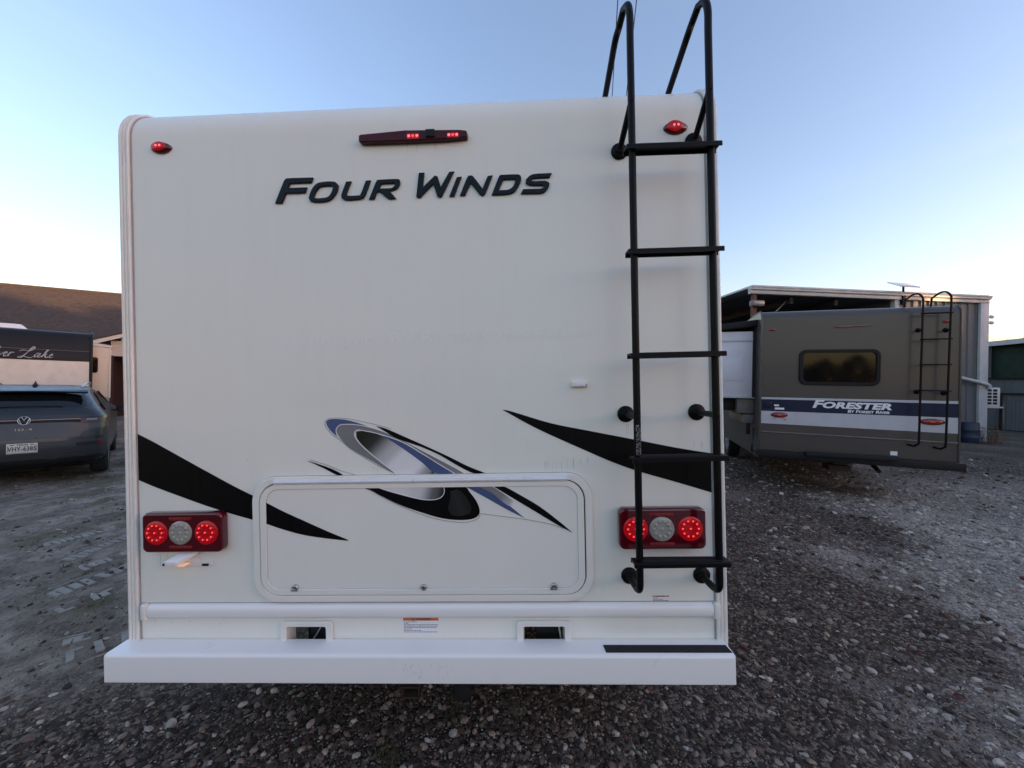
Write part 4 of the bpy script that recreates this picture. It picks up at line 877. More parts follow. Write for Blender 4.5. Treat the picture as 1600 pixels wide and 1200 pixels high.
p = (-0.9668,1.1608)
for s in (-1, 1): mb = MB(); mb.tube([(p[0] + s * .05, -.006, p[1] + .03), (p[0] + s * .09, -.01, p[1] - .002)], .005, 6); mb.build('bracket_leg', 'orange', FO)
for s, nm in (((-0.5281,1.3339), 0),):
    pass
pA, pB = (-0.0381,1.4193), (0.1841,1.331)
me = text_mesh('lettering', 'Forester', .165, pA[0], pA[1] + .006, -.0055, sx=1.60, shear=.22, small=.78, bold=.006, rot=.0, depth=.001, spacing=1.02); link('lettering', me, 'white_vinyl', FO, smooth=False)
me = text_mesh('lettering', 'By Forest River', .062, pB[0], pB[1], -.0055, sx=1.25, shear=.15, small=.8, bold=.002, depth=.0008); link('lettering', me, 'white_vinyl', FO, smooth=False)
# ladder of the grey motorhome
LF = bpy.data.objects.new('ladder', None); sc.collection.objects.link(LF); LF.parent = FO
SF = .13
for (tp, bt, hx_) in (((0.7413,2.9624), (0.725,0.9621), -.17), ((1.0502,2.9737), (1.021,0.9408), -.17)):
    dz = tp[1] + .075
    pts = [(bt[0] - .06, -.005, bt[1] - .09), (bt[0] - .03, -SF * .6, bt[1] - .10), (bt[0] - .004, -SF, bt[1] - .06), (bt[0], -SF, bt[1])] + [(bt[0] + (tp[0] - bt[0]) * t, -SF, bt[1] + (tp[1] - bt[1]) * t) for t in np.linspace(.2, 1, 6)]
    pts += [(tp[0] - .01, -SF + .01, dz), (tp[0] - .03, -SF + .06, dz + .05), (tp[0] - .05, -SF + .14, dz + .055), (tp[0] - .07, .08, dz + .02), (tp[0] - .08, .12, FZ + .12), (tp[0] - .08, .14, FZ - .01)]
    mb = MB(); mb.tube(cr(pts, 4), .0135, 10); mb.build('rail', 'black_paint', LF)
for a, b_ in (((0.7225,2.7883), (1.0694,2.7902)), ((0.7219,2.413), (1.0668,2.4172)), ((0.7189,2.0488), (1.0642,2.0496)), ((0.7182,1.679), (1.0616,1.6737))):
    mb = MB(); mb.obox(((a[0] + b_[0]) / 2, -SF, (a[1] + b_[1]) / 2), ((b_[0] - a[0]) / 2, 0, (b_[1] - a[1]) / 2), (0, .02, 0), (0, 0, .009)); mb.build('rung', 'black_paint', LF, bevel=.003)
for p, q_ in (((0.7561,2.5622), (0.7413,2.5459)), ((1.0659,2.5565), (1.0464,2.5403)), ((0.7526,1.6533), (0.7291,1.6681)), ((1.0565,1.6416), (1.0308,1.6593))):
    mb = MB(); mb.lathe((p[0], 0, p[1]), (0, -1, 0), [(.034, 0), (.034, .008), (.015, .014), (.013, .02)], 16); mb.tube([(p[0], -.01, p[1]), (q_[0], -SF, q_[1])], .012, 8); mb.build('wall_mount', 'black_paint', LF)
# bumper and step
za, zb2 = 0.6249, 0.6233
mb = MB(); mb.add([(-1.27, -.10, za - .075), (1.27, -.10, zb2 - .09), (1.27, .10, zb2 - .09), (-1.27, .10, za - .075), (-1.27, -.10, za + .035), (1.27, -.10, zb2 + .03), (1.27, .10, zb2 + .03), (-1.27, .10, za + .035)], [(0, 3, 2, 1), (4, 5, 6, 7), (0, 1, 5, 4), (1, 2, 6, 5), (2, 3, 7, 6), (3, 0, 4, 7)])
mb.build('bumper', 'black_plastic', FO, bevel=.01)
(sx0, sz0), (sx1, sz1) = (-0.6453,0.6528), (0.4947,0.6632)
mb = MB(); mb.obox(((sx0 + sx1) / 2, -.115, (sz0 + sz1) / 2), ((sx1 - sx0) / 2, 0, (sz1 - sz0) / 2), (0, .05, 0), (0, 0, .03)); mb.build('step_plate', 'cladding', FO, bevel=.006)
mb = MB(); hx2, hz2 = (-0.1526,0.424); mb.box(hx2 - .12, hx2 + .16, .05, .3, hz2 - .03, hz2 + .05); mb.build('hitch_receiver', 'rust', FO, bevel=.004)
p = (0.4099,0.389); mb = MB(); mb.tube([(p[0], .16, p[1] + .02), (p[0], .5, p[1] + .14)], .03, 10); mb.build('exhaust_pipe', 'rust', FO)
p = (-0.008,0.4521); mb = MB(); mb.box(p[0] - .13, p[0] + .1, .2, .5, p[1] - .05, p[1] + .04); mb.build('spare_carrier', 'grey_box', FO, bevel=.01)
for x in (-1.0, 1.0):
    for y in (3.4, 6.0): wheel(FO, x, y, .37, .24)
# slide-out room on its left side
mb = MB(); mb.box(-1.95, xf0 + .01, .28, 2.2, 1.50, 2.64); so = mb.build('slide_out', 'slide_white', FO, bevel=.008)
mb = MB(); mb.box(-1.95, -1.27, .268, .279, 2.4822 - .018, 2.4822 + .018); mb.build('trim_bar', 'stripe_white', so, bevel=.004)
mb = MB(); mb.box(-1.298, -1.252, .26, .279, 1.50, 2.64); mb.build('seal_strip', 'black_plastic', so)
mb = MB(); mb.box(-1.96, -1.25, .262, .279, 1.485, 1.53); mb.build('bottom_flange', 'stripe_white', so, bevel=.004)
mb = MB(); mb.box(-1.80, -1.44, .272, .281, 1.78, 2.18); mb.build('access_panel', 'slide_white', so, bevel=.01)
mb = MB(); mb.add([(-1.98, .2, 2.655), (xf0, .2, 2.72), (xf0, 2.25, 2.72), (-1.98, 2.25, 2.655), (-1.98, .2, 2.745), (xf0, .2, 2.83), (xf0, 2.25, 2.83), (-1.98, 2.25, 2.745)], [(0, 3, 2, 1), (4, 5, 6, 7), (0, 1, 5, 4), (1, 2, 6, 5), (2, 3, 7, 6), (3, 0, 4, 7)]); mb.build('awning_topper', 'black_plastic', FO, bevel=.01)
mb = MB(); mb.box(-1.50, xf0 - .002, .35, 1.6, 1.22, 1.47); mb.box(-1.40, xf0 - .002, .36, 1.6, 1.05, 1.2); mb.build('slide_rail', 'grey_box', FO, bevel=.008)
mb = MB(); mb.box(-1.95, -1.51, .5, 1.5, 1.26, 1.46); mb.build('slide_mechanism', 'black_plastic', FO, bevel=.008)
mb = MB(); mb.box(-1.36, -1.30, .32, .36, .86, 1.05); mb.build('mud_flap', 'black_plastic', FO)
# power cable from it to the ground
pc = [array([4.1297358,6.52545261,0.86])] if False else [(4.1462, 6.5727, .98), (4.108, 6.5542, .6), (7.066, 11.312, .04), (6.513, 10.68, .02), (7.167, 11.953, .02), (7.489, 12.853, .02)]
mb = MB(); mb.tube(cr(pc, 8, False, 170), .016, 8)
tag(mb.build('power_cable', 'cable'), 'black power cable hanging from the grey motorhome down to the gravel', 'cable')

# ------------------------------------------------------------------ parked car
CAR = thing('car', (-7.73,6.08,-0.14), (0, 0, R_(44)), 'dark grey electric hatchback seen from behind at the left edge', 'car')
tab = np.array([(.20, .35, 4.20, .80), (.26, .17, 4.35, .86), (.34, .07, 4.45, .90), (.45, .02, 4.52, .92), (.60, .0, 4.56, .928), (.75, .02, 4.56, .928), (.88, .05, 4.54, .925), (.98, .075, 4.46, .915), (1.06, .095, 4.25, .905), (1.13, .125, 3.7, .875), (1.19, .165, 3.35, .835), (1.24, .22, 3.15, .80), (1.36, .38, 2.75, .735), (1.48, .55, 2.35, .675), (1.54, .68, 2.1, .63), (1.58, .85, 1.9, .56), (1.60, 1.1, 1.7, .42)])
def cz(z): return [np.interp(z, tab[:, 0], tab[:, k]) for k in (1, 2, 3)]
NE = 4.5
def ry(x, z):
    yr, yf, w_ = cz(z); yc = min((yr + yf) / 2, yr + .9); t = min(abs(x) / w_, .9995); return yc - (yc - yr) * (1 - t ** NE) ** (1 / NE)
mb = MB(); rows = []
for z in np.unique(np.concatenate([np.linspace(.2, 1.6, 44), tab[:, 0]])):
    yr, yf, w_ = cz(z); ring = []
    for k in range(72):
        a = 2 * math.pi * k / 72; c, s = math.cos(a), math.sin(a); e = 2 / NE
        x = w_ * math.copysign(abs(c) ** e, c); yc1 = min((yr + yf) / 2, yr + .9); yc2 = max((yr + yf) / 2, yf - 1.1)
        y = yc1 - (yc1 - yr) * abs(s) ** e if s < 0 else yc2 + (yf - yc2) * abs(s) ** e
        ring.append((x, y, z))
    rows.append(ring)
mb.grid(rows, True); n0 = len(rows); mb.f.append(tuple((n0 - 1) * 72 + k for k in range(72)))
mb.build('body', 'car_paint', CAR, angle=70)
def patch(name, x0, x1, zlo, zhi, off, m, parent=CAR, n=(20, 6), th=.02):
    zl = zlo if callable(zlo) else (lambda x: zlo); zh = zhi if callable(zhi) else (lambda x: zhi); mb = MB(); P = []; Q = []
    for i in range(n[0] + 1):
        x = x0 + (x1 - x0) * i / n[0]; row = []
        for k in range(n[1] + 1):
            z = zl(x) + (zh(x) - zl(x)) * k / n[1]; row.append((x * (1 + off * .6), ry(x, z) - off, z))
        P.append(row); Q.append([(q_[0] * (1 - th * .5), q_[1] + th, q_[2]) for q_ in row])
    mb.grid(P); mb.grid(Q); nj = n[1] + 1; o2 = len(P) * nj
    for i in range(n[0]): mb.f += [(i * nj, (i + 1) * nj, o2 + (i + 1) * nj, o2 + i * nj), (i * nj + n[1], (i + 1) * nj + n[1], o2 + (i + 1) * nj + n[1], o2 + i * nj + n[1])]
    for k in range(n[1]): mb.f += [(k, k + 1, o2 + k + 1, o2 + k), (n[0] * nj + k, n[0] * nj + k + 1, o2 + n[0] * nj + k + 1, o2 + n[0] * nj + k)]
    return mb.build(name, m, parent, angle=40)
rw = patch('rear_window', -.70, .70, lambda x: 1.235 + .02 * abs(x) + .10 * max(0, abs(x) - .62), lambda x: 1.475 - .03 * x * x, .004, 'car_glass')
mb = MB(); mb.tube([(-.3, ry(-.3, 1.26) - .012, 1.262), (.05, ry(.05, 1.27) - .012, 1.268), (.38, ry(.38, 1.258) - .012, 1.262)], .009, 8); mb.build('wiper', 'black_plastic', CAR)
patch('lower_window', -.66, .66, 1.21, 1.232, .003, 'car_paint', n=(16, 2))
# spoiler
mb = MB(); top = []
for x in np.linspace(-.66, .66, 18):
    k = 1 - .25 * (abs(x) / .66) ** 4; top.append([(x, .66, 1.56 - .02 * x * x), (x, .50, 1.545 - .03 * x * x), (x, .40 + .07 * x * x, 1.515 - .05 * x * x), (x, .41 + .07 * x * x, 1.495 - .05 * x * x), (x, .56, 1.485 - .05 * x * x)])
mb.grid(top); mb.build('spoiler', 'car_paint', CAR, angle=60)
patch('light_bar', -.90, .90, lambda x: 1.005 - .03 * sstep(.45, .70, abs(x)) , lambda x: 1.065 + .012 * sstep(.5, .75, abs(x)), .005, 'black_plastic', n=(40, 4))
patch('light_strip', -.60, .60, 1.046, 1.058, .008, 'light_bar', n=(24, 1))
for s in (-1, 1):
    a, b_ = (.60, .885) if s > 0 else (-.885, -.60)
    patch('tail_light', a, b_, lambda x: .975 + .01 * (abs(x) - .6), lambda x: 1.072, .010, 'lamp_smoked', n=(14, 4))
    patch('indicator', a + .06, b_ - .10, lambda x: 1.02, lambda x: 1.05, .014, 'grey_vinyl', n=(8, 1))
patch('reflector', .79, .855, .585, .665, .012, 'lens_red_off', n=(4, 2)); patch('reflector', -.855, -.79, .585, .665, .012, 'lens_red_off', n=(4, 2))
patch('tailgate', -.69, .69, .76, .985, .006, 'car_paint', n=(24, 6))
patch('bumper', -.90, .90, .42, .70, .010, 'car_dusty', n=(36, 6)); patch('bumper_cladding', -.87, .87, .24, .40, .006, 'cladding', n=(30, 4))
patch('bumper_crease', -.84, .84, .50, .515, .020, 'car_dusty', n=(30, 1)); patch('diffuser', -.6, .6, .25, .33, .022, 'black_plastic', n=(12, 2))
patch('bumper_vent', .56, .86, lambda x: .60 - .02 * (x - .56), lambda x: .66, .013, 'cladding', n=(8, 2)); patch('bumper_vent', -.86, -.56, lambda x: .60, lambda x: .66, .013, 'cladding', n=(8, 2))
patch('tow_cover', .21, .36, .40, .52, .014, 'car_dusty', n=(4, 3))
# emblem: ring with crossed strokes
def disc_y(x, z): return ry(x, z) - .014
zc = 1.048
mb = MB(); mb.lathe((0, ry(0, zc) - .002, zc), (0, -1, .18), [(.072, 0), (.072, .010), (.066, .012)], 32); em = mb.build('emblem', 'black_plastic', CAR, angle=30)
mb = MB(); mb.tube([(.064 * math.cos(a), ry(0, zc) - .015 + .18 * .064 * math.sin(a) , zc + .064 * math.sin(a)) for a in np.linspace(0, 2 * math.pi, 33)], .0048, 8, cap=False)
for st in ([(-.028, .056), (0, .006), (.028, .056)], [(-.055, .030), (-.026, -.054), (0, .002), (.026, -.054), (.055, .030)]):
    mb.tube([(x, ry(0, zc) - .016 + .18 * z, zc + z) for x, z in st], .0058, 6)
mb.build('emblem_mark', 'silver', em)
me = text_mesh('lettering', 'ID.4', .05, .0, .905, ry(0, .905) - .009, sx=1.7, bold=.0006, spacing=1.25, depth=.001); link('lettering', me, 'silver', CAR, smooth=False)
pz = .615; py = ry(0, pz) - .022
mb = MB(); mb.box(-.156, .156, py, py + .012, pz - .08, pz + .08); pt = mb.build('number_plate', 'plate_white', CAR, bevel=.004)
me = text_mesh('plate_number', 'VHY-6385', .098, 0, pz - .008, py - .0012, sx=.66, bold=.0022, spacing=1.04, depth=.0006); link('plate_number', me, 'print_dark', pt, smooth=False)
me = text_mesh('plate_state', 'TEXAS', .03, 0, pz + .058, py - .0012, sx=1.3, bold=.001, depth=.0005); link('plate_state', me, 'print_dark', pt, smooth=False)
mb = MB(); mb.add([(-.15, py - .0006, pz - .074), (.15, py - .0006, pz - .074), (.15, py - .0006, pz - .068), (-.15, py - .0006, pz - .068)], [(0, 1, 2, 3)])
for x in (-.10, .10): mb.box(x - .02, x + .02, py - .001, py - .0003, pz + .054, pz + .066)
for x in (-.142, .138): mb.box(x, x + .006, py - .001, py - .0003, pz - .05, pz + .05)
mb.build('plate_print', 'print_dark', pt, smooth=False)
# mirrors, rails, antenna, wheels, side glass
for s in (-1, 1):
    mb = MB(); c = Vector((s * 1.035, 2.25, 1.10)); rows = []
    for k, (dy, rx, rz) in enumerate(((.09, .01, .01), (.08, .06, .045), (.02, .10, .072), (-.03, .108, .078), (-.05, .10, .072), (-.048, .02, .02))):
        rows.append([(c.x + s * .01 * k + rx * math.cos(a), c.y + dy, c.z + rz * math.sin(a) * (1 - .25 * s * math.cos(a))) for a in np.linspace(0, 2 * math.pi, 21)[:-1]])
    mb.grid(rows, True); mi_ = mb.build('door_mirror', 'cladding', CAR, angle=50)
    mb = MB(); mb.tube([(s * .84, 2.28, 1.05), (s * .96, 2.27, 1.06)], .022, 8); mb.build('mirror_arm', 'black_plastic', mi_)
    mb = MB(); mb.tube(cr([(s * .55, .80, 1.575), (s * .585, .92, 1.625), (s * .60, 1.3, 1.65), (s * .59, 2.0, 1.63), (s * .55, 2.4, 1.55)], 5), .016, 8); mb.build('roof_rail', 'silver', CAR)
    mb = MB(); P = []
    for y in np.linspace(.62, 2.9, 16):
        row = []
        for z in np.linspace(1.16, 1.47, 5):
            yr, yf, w_ = cz(z)
            yc1 = min((yr + yf) / 2, yr + .9); t = max(0, min(1, (yc1 - y) / (yc1 - yr))); xx = w_ * (1 - t ** NE) ** (1 / NE) if y < yc1 else w_ * .99
            row.append((s * (xx + .004), y + (z - 1.16) * (.35 if y < 1.5 else -1.3) * (1 if y < 1.5 else min(1, (y - 1.5) / 1.4)), z))
        P.append(row)
    mb.grid(P); mb.build('side_window', 'car_glass', CAR)
    for y in (.86, 3.65): wheel(CAR, s * .80, y, .37, .235)
mb = MB(); rows = []
for k, (z, l, w_) in enumerate(((1.59, .09, .035), (1.615, .08, .028), (1.64, .05, .012), (1.668, .018, .005), (1.68, .006, .002))):
    rows.append([(w_ * math.cos(a), .93 + k * .008 + l * math.sin(a), z) for a in np.linspace(0, 2 * math.pi, 17)[:-1]])
mb.grid(rows, True); mb.build('antenna', 'black_plastic', CAR, angle=60)

# ------------------------------------------------------------------ travel trailer behind the car
TR = thing('travel_trailer', (-11.632,8.9577,-0.14), (0, 0, R_(47)), 'dark topped silver travel trailer with script lettering behind the grey car', 'trailer')
tp = [(.02, .45), (0, .9), (0, 2.08), (.03, 2.35), (.09, 2.62), (.19, 2.80), (.42, 2.89), (1.2, 2.93)]
tpc = cr(tp, 6)
mb = MB(); mb.grid([[(x, y, z) for x in np.linspace(-1.22, 1.22, 10)] for y, z in [q_ for q_ in tpc if q_[1] < 2.12] + [(float(np.interp(2.145, [p_[1] for p_ in tpc], [p_[0] for p_ in tpc])), 2.145)]]); mb.build('front_panel', 'trailer_silver', TR, angle=60)
mb = MB(); mb.grid([[(x, y - .006, z) for x in np.linspace(-1.22, 1.22, 10)] for y, z in [(float(np.interp(2.14, [p_[1] for p_ in tpc], [p_[0] for p_ in tpc])), 2.14)] + [q_ for q_ in tpc if q_[1] >= 2.15]]); mb.build('front_cap', 'trailer_dark', TR, angle=60)
for s in (-1, 1):
    poly = [(y, z) for y, z in tpc] + [(6.0, 2.93), (6.0, .45)]; n_ = len(poly)
    mb = MB(); mb.add([(s * 1.21, y + .002, z) for y, z in poly] + [(s * 1.19, y + .002, z) for y, z in poly], [tuple(range(n_)), tuple(range(2 * n_ - 1, n_ - 1, -1))] + [(i, (i + 1) % n_, (i + 1) % n_ + n_, i + n_) for i in range(n_)])
    mb.build('side_wall', 'beige', TR, smooth=False)
    mb = MB(); mb.tube([(s * 1.215, y - .004, z) for y, z in tpc], .03, 8); mb.build('corner_moulding', 'trailer_dark', TR)
mb = MB(); mb.box(-1.2, 1.2, 1.1, 6, 2.90, 2.935); mb.box(-1.2, 1.2, .05, 6, .45, .5); mb.box(-1.2, 1.2, 5.96, 6, .5, 2.9); mb.build('roof', 'metal_white', TR)
for zz in (2.40,):
    yy = np.interp(zz, [p_[1] for p_ in tpc], [p_[0] for p_ in tpc]); mb = MB(); mb.tube([(-1.2, yy - .008, zz), (1.2, yy - .008, zz)], .004, 6); mb.build('trim_line', 'grey_vinyl', TR)
mb = MB(); mb.box(1.0, 1.08, .215, .24, 2.665, 2.68); mb.box(1.0, 1.08, .025, .04, 2.205, 2.215); mb.build('marker_light', 'orange', TR)
for i_ in range(2):
    x0 = -.62 + .5 * i_
mb = MB(); mb.add([(-.62, 1.0, 2.92), (.12, 1.0, 2.92), (.12, 1.5, 2.92), (-.62, 1.5, 2.92), (-.56, 1.08, 3.05), (.0, 1.08, 3.05), (.0, 1.42, 3.05), (-.56, 1.42, 3.05)], [(0, 3, 2, 1), (4, 5, 6, 7), (0, 1, 5, 4), (1, 2, 6, 5), (2, 3, 7, 6), (3, 0, 4, 7)]); mb.build('roof_vent', 'white_vinyl', TR, bevel=.012)
# script lettering as pen strokes (flat ribbons following the cap)
def script(strokes, ox, oz, s, slant=.35):
    mb = MB()
    for st in strokes:
        p3 = [(ox + (x + slant * z) * s, 0, oz + z * s) for x, z in cr(st, 6, False, 120)]
        q3 = [(x, float(np.interp(z, [p_[1] for p_ in tpc], [p_[0] for p_ in tpc])) - .008, z) for x, _, z in p3]
        mb.tube(q3, .010, 6, rs=[.005 + .006 * abs(math.sin(i * .33)) for i in range(len(q3))])
    return mb
STR = [[(.75, 1.25), (.45, 1.5), (.1, 1.25), (.3, .85), (.55, .5), (.3, .0), (-.15, .12)], [(.95, .7), (.85, .1), (1.05, .02), (1.2, .25)], [(1.2, .25), (1.55, 1.35), (1.4, 1.5), (1.32, .2), (1.5, 0), (1.7, .4)], [(1.75, .7), (1.85, .05), (2.2, .65)], [(2.25, .35), (2.5, .55), (2.4, .72), (2.25, .4), (2.4, .02), (2.7, .25)], [(2.75, .7), (2.75, .0)], [(2.75, .35), (2.95, .68), (3.15, .6)],
       [(3.5, .9), (3.9, 1.1), (4.5, 1.0), (4.85, 1.5), (4.6, 1.6), (4.3, .5), (4.0, -.1), (3.7, -.05), (4.1, .12), (4.9, -.1), (5.2, .1)], [(5.7, .55), (5.45, .68), (5.25, .3), (5.4, .0), (5.65, .4), (5.75, .68), (5.65, .05), (5.85, .08), (6.0, .35)], [(6.0, .1), (6.3, 1.2), (6.2, 1.3), (6.08, .05)], [(6.1, .3), (6.4, .65), (6.3, .35), (6.5, .0), (6.7, .2)], [(6.75, .3), (7.0, .5), (6.95, .68), (6.78, .4), (6.9, .02), (7.2, .2)]]
script(STR, -.50, 2.20, .15).build('lettering', 'script_silver', TR)
mb = MB(); mb.box(1.22, 1.56, .42, 2.6, 1.22, 2.56); ts_ = mb.build('slide_out', 'beige', TR, bevel=.01)
mb = MB(); mb.box(1.22, 1.60, .40, 2.65, 2.565, 2.60); mb.box(1.545, 1.575, .40, .425, 1.2, 2.56); mb.build('flange', 'fascia', ts_)
wn = link('window', flat_mesh('window', [rrect(1.13, 1.335, 1.87, 2.28, .05)], .008, .004, .41), 'window_black', ts_)
link('pane', flat_mesh('pane', [rrect(1.15, 1.315, 1.89, 2.26, .04)], .002, 0, .394), 'glass_dark', wn, smooth=False)
for x in (-1.05, 1.05):
    for y in (2.9, 3.7): wheel(TR, x, y, .34, .2)
mb = MB(); mb.box(-1.0, -.9, -.3, 1, .42, .5); mb.build('frame_beam', 'black_plastic', TR)

# ------------------------------------------------------------------ house with shingle roof
HO_ = thing('house', (-23.3,23.0,0.0), (0, 0, R_(25)), 'long house with brown shingle roof and pale gable behind the travel trailer', 'house')
# roof: stepped shingle courses from eave to ridge
ridge, eave, run = 6.52, 3.25, 5.2; NC = 46; x0, x1 = -14, 9; r8 = random.Random(2)
M['shingle'] = mat('shingle', (.070, .055, .046), .9, var=.3, vscale=5, stretch=(1, 1, 1.5), bump=.6, bscale=40, dirt=(.06, .052, .048), dscale=.8, damt=.75)
def shingle_slope(sign, nm):
    mb = MB(); th = math.atan2(ridge - eave, run)
    for k in range(NC):
        t0, t1 = k / NC, (k + 1) / NC; xx = x0 - (r8.random() * .3)
        ya, za2 = -sign * run * (1 - t0), eave + (ridge - eave) * t0; yb, zb3 = -sign * run * (1 - t1), eave + (ridge - eave) * t1
        while xx < x1:
            w_ = r8.uniform(.18, .34); l = .012 + r8.uniform(-.003, .012); xe = min(xx + w_ - .012, x1)
            if xe > x0: mb.add([(max(xx, x0), ya, za2 - .01), (xe, ya, za2 - .01), (xe, ya, za2 + l), (max(xx, x0), ya, za2 + l), (max(xx, x0), yb, zb3 + .006), (xe, yb, zb3 + .006)], [(0, 1, 2, 3), (3, 2, 5, 4)])
            xx += w_
    mb.add([(x0, -sign * run, eave - .03), (x1, -sign * run, eave - .03), (x1, 0, ridge - .03), (x0, 0, ridge - .03)], [(0, 1, 2, 3)])
    return mb
rf = shingle_slope(1, 'roof').build('roof', 'shingle', HO_, smooth=False)
sh = shingle_slope(-1, 'roof').build('rear_slope', 'shingle', rf, smooth=False)
mb = MB(); mb.tube([(x0, 0, ridge + .01), (x1, 0, ridge + .01)], .07, 8); mb.build('ridge_cap', 'shingle', rf)
mb = MB(); mb.box(x0 + .3, x1 - .3, -run + .5, run - .5, -.1, eave - .02); mb.build('wall', 'siding', HO_, smooth=False)
mb = MB(); mb.add([(x1 - .3, -run + .5, eave - .02), (x1 - .3, run - .5, eave - .02), (x1 - .3, 0, ridge - .3)], [(0, 1, 2)]); mb.add([(x0 + .3, -run + .5, eave - .02), (x0 + .3, run - .5, eave - .02), (x0 + .3, 0, ridge - .3)], [(0, 1, 2)]); mb.build('gable_wall', 'siding', HO_, smooth=False)
mb = MB(); mb.box(x0, x1, -run - .03, -run + .01, eave - .2, eave); mb.build('eave_board', 'fascia', HO_)
# front annex gable, built in the house frame
def AH(x, y, z):        # annex plane point -> house local
    return (x, y, z)
ax0 = 2.2076; ay0 = -8.7531
xl_, xm_ = ax0 + .12, ax0 + 4.6; slope = (3.4149 - 3.1402) / (1.0628 - .3313); zE = 3.10
zof = lambda x: zE + slope * (x - ax0 - .3313) + .04
mb = MB(); xs2 = (ax0 + .30, ax0 + 4.3)
for x0_, x1_, up_ in ((xs2[0] - .3, (xs2[0] + xs2[1]) / 2, 1), ((xs2[0] + xs2[1]) / 2, xs2[1] + .3, -1)):
    pk = (xs2[0] + xs2[1]) / 2; zz = lambda x: zof(min(x, 2 * pk - x))
    a, b_ = x0_, x1_
    mb.add([(a, ay0 - .25, zz(a) - .13), (b_, ay0 - .25, zz(b_) - .13), (b_, ay0 - .25, zz(b_) + .03), (a, ay0 - .25, zz(a) + .03), (a, ay0 - .2, zz(a) - .13), (b_, ay0 - .2, zz(b_) - .13), (b_, ay0 - .2, zz(b_) + .03), (a, ay0 - .2, zz(a) + .03)], [(0, 1, 2, 3), (4, 7, 6, 5), (0, 4, 5, 1), (3, 2, 6, 7), (0, 3, 7, 4), (1, 5, 6, 2)])
mb.build('rake_board', 'fascia', HO_, smooth=False)
pk = (xs2[0] + xs2[1]) / 2
mb = MB()
for a, b_ in ((xs2[0] - .32, pk), (xs2[1] + .32, pk)):
    za3 = zof(xs2[0] - .32) + .04; zb3 = zof(pk) + .04; yb = ay0 + 5.0
    mb.add([(a, ay0 - .3, za3), (b_, ay0 - .3, zb3), (b_, yb, zb3), (a, yb, za3), (a, ay0 - .3, za3 + .05), (b_, ay0 - .3, zb3 + .05), (b_, yb, zb3 + .05), (a, yb, za3 + .05)], [(0, 1, 2, 3), (4, 7, 6, 5), (0, 4, 5, 1), (3, 2, 6, 7), (0, 3, 7, 4), (1, 5, 6, 2)])
mb.build('annex_roof', 'shingle', HO_, smooth=False)
zz = 2.50; proto = None; k = 0
while zz < zof(pk) - .12:                                   # lap siding boards across the gable
    hgt = .13; xa_ = xs2[0] + .33 + max(0, (zz + hgt - zof(xs2[0] + .35) + .1) / slope); xb_ = 2 * pk - xa_
    if xb_ - xa_ > .3:
        mb = MB(); mb.add([(xa_, ay0, zz), (xb_, ay0, zz), (xb_, ay0 + .02, zz + hgt), (xa_, ay0 + .02, zz + hgt), (xa_, ay0 + .04, zz), (xb_, ay0 + .04, zz)], [(0, 1, 2, 3), (0, 4, 5, 1)]); mb.build('siding_board', 'siding', HO_, smooth=False)
    zz += hgt
mb = MB(); mb.box(xs2[0] + .33, xs2[0] + .43, ay0 - .01, ay0 + .10, -.15, 2.52); mb.box(xs2[1] - .43, xs2[1] - .33, ay0 - .01, ay0 + .10, -.15, 2.52); mb.build('porch_post', 'maroon', HO_)
mb = MB(); mb.box(xs2[0] + .43, xs2[1] - .43, ay0 + 2.2, ay0 + 2.3, -.15, 2.9); mb.box(xs2[0] + .30, xs2[0] + .34, ay0 + .05, ay0 + 2.2, -.15, 3.0); mb.build('porch_wall', 'maroon', HO_, smooth=False)

# ------------------------------------------------------------------ metal building on the right
BL = thing('metal_building', (16.2, 13.2, 0), (0, 0, R_(4.8)), 'grey ribbed metal building with white roof edge behind the dark grey motorhome', 'building')
mb = MB(); mb.box(-8.55, .10, -.06, .10, 4.74, 4.86); mb.box(-8.56, .11, -.11, .10, 4.863, 4.95); fa = mb.build('fascia', 'metal_white', BL, bevel=.01)
mb = MB(); mb.tube([(-8.57, -.10, 4.955), (.12, -.10, 4.955)], .03, 8); mb.build('gutter', 'metal_white', BL)
mb = MB(); mb.box(-8.5, .08, -.05, 20, 4.96, 5.02); mb.build('roof', 'metal_white', BL)
mb = MB(); mb.box(-.235, .09, -.06, .2, -.1, 4.735); mb.build('corner_column', 'metal_white', BL, bevel=.01)
def ribbed(xa_, xb_, y, z0, z1, step=.30, d=.035, rib=.07):
    pts = []; x = xa_
    while x < xb_: pts += [(x, y), (min(x + step - rib, xb_), y), (min(x + step - rib * .75, xb_), y - d), (min(x + step - rib * .25, xb_), y - d)]; x += step
    pts.append((xb_, y)); return [[(a, b_, z0) for a, b_ in pts], [(a, b_, z1) for a, b_ in pts]]
nx = 0; x = -3.24
while x < -.3:                                              # wall sheets, one by one
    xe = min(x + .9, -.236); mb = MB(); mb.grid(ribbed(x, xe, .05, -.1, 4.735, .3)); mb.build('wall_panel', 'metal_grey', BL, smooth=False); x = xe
mb = MB(); mb.box(-3.40, -3.245, -.02, .15, -.1, 4.735); mb.build('frame_post', 'metal_white', BL, bevel=.008)
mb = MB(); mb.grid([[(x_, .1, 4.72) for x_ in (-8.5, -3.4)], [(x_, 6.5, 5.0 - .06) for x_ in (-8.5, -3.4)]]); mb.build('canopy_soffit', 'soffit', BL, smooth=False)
for x in (-7.0, -5.4): mb = MB(); mb.box(x - .06, x + .06, .12, 6.4, 4.50, 4.70); mb.build('purlin', 'dark_gap', BL)
x = -8.5
while x < -3.4:
    xe = min(x + .9, -3.4); mb = MB(); mb.grid(ribbed(x, xe, 6.5, -.1, 4.93, .3)); mb.build('wall_panel', 'metal_grey', BL, smooth=False); x = xe
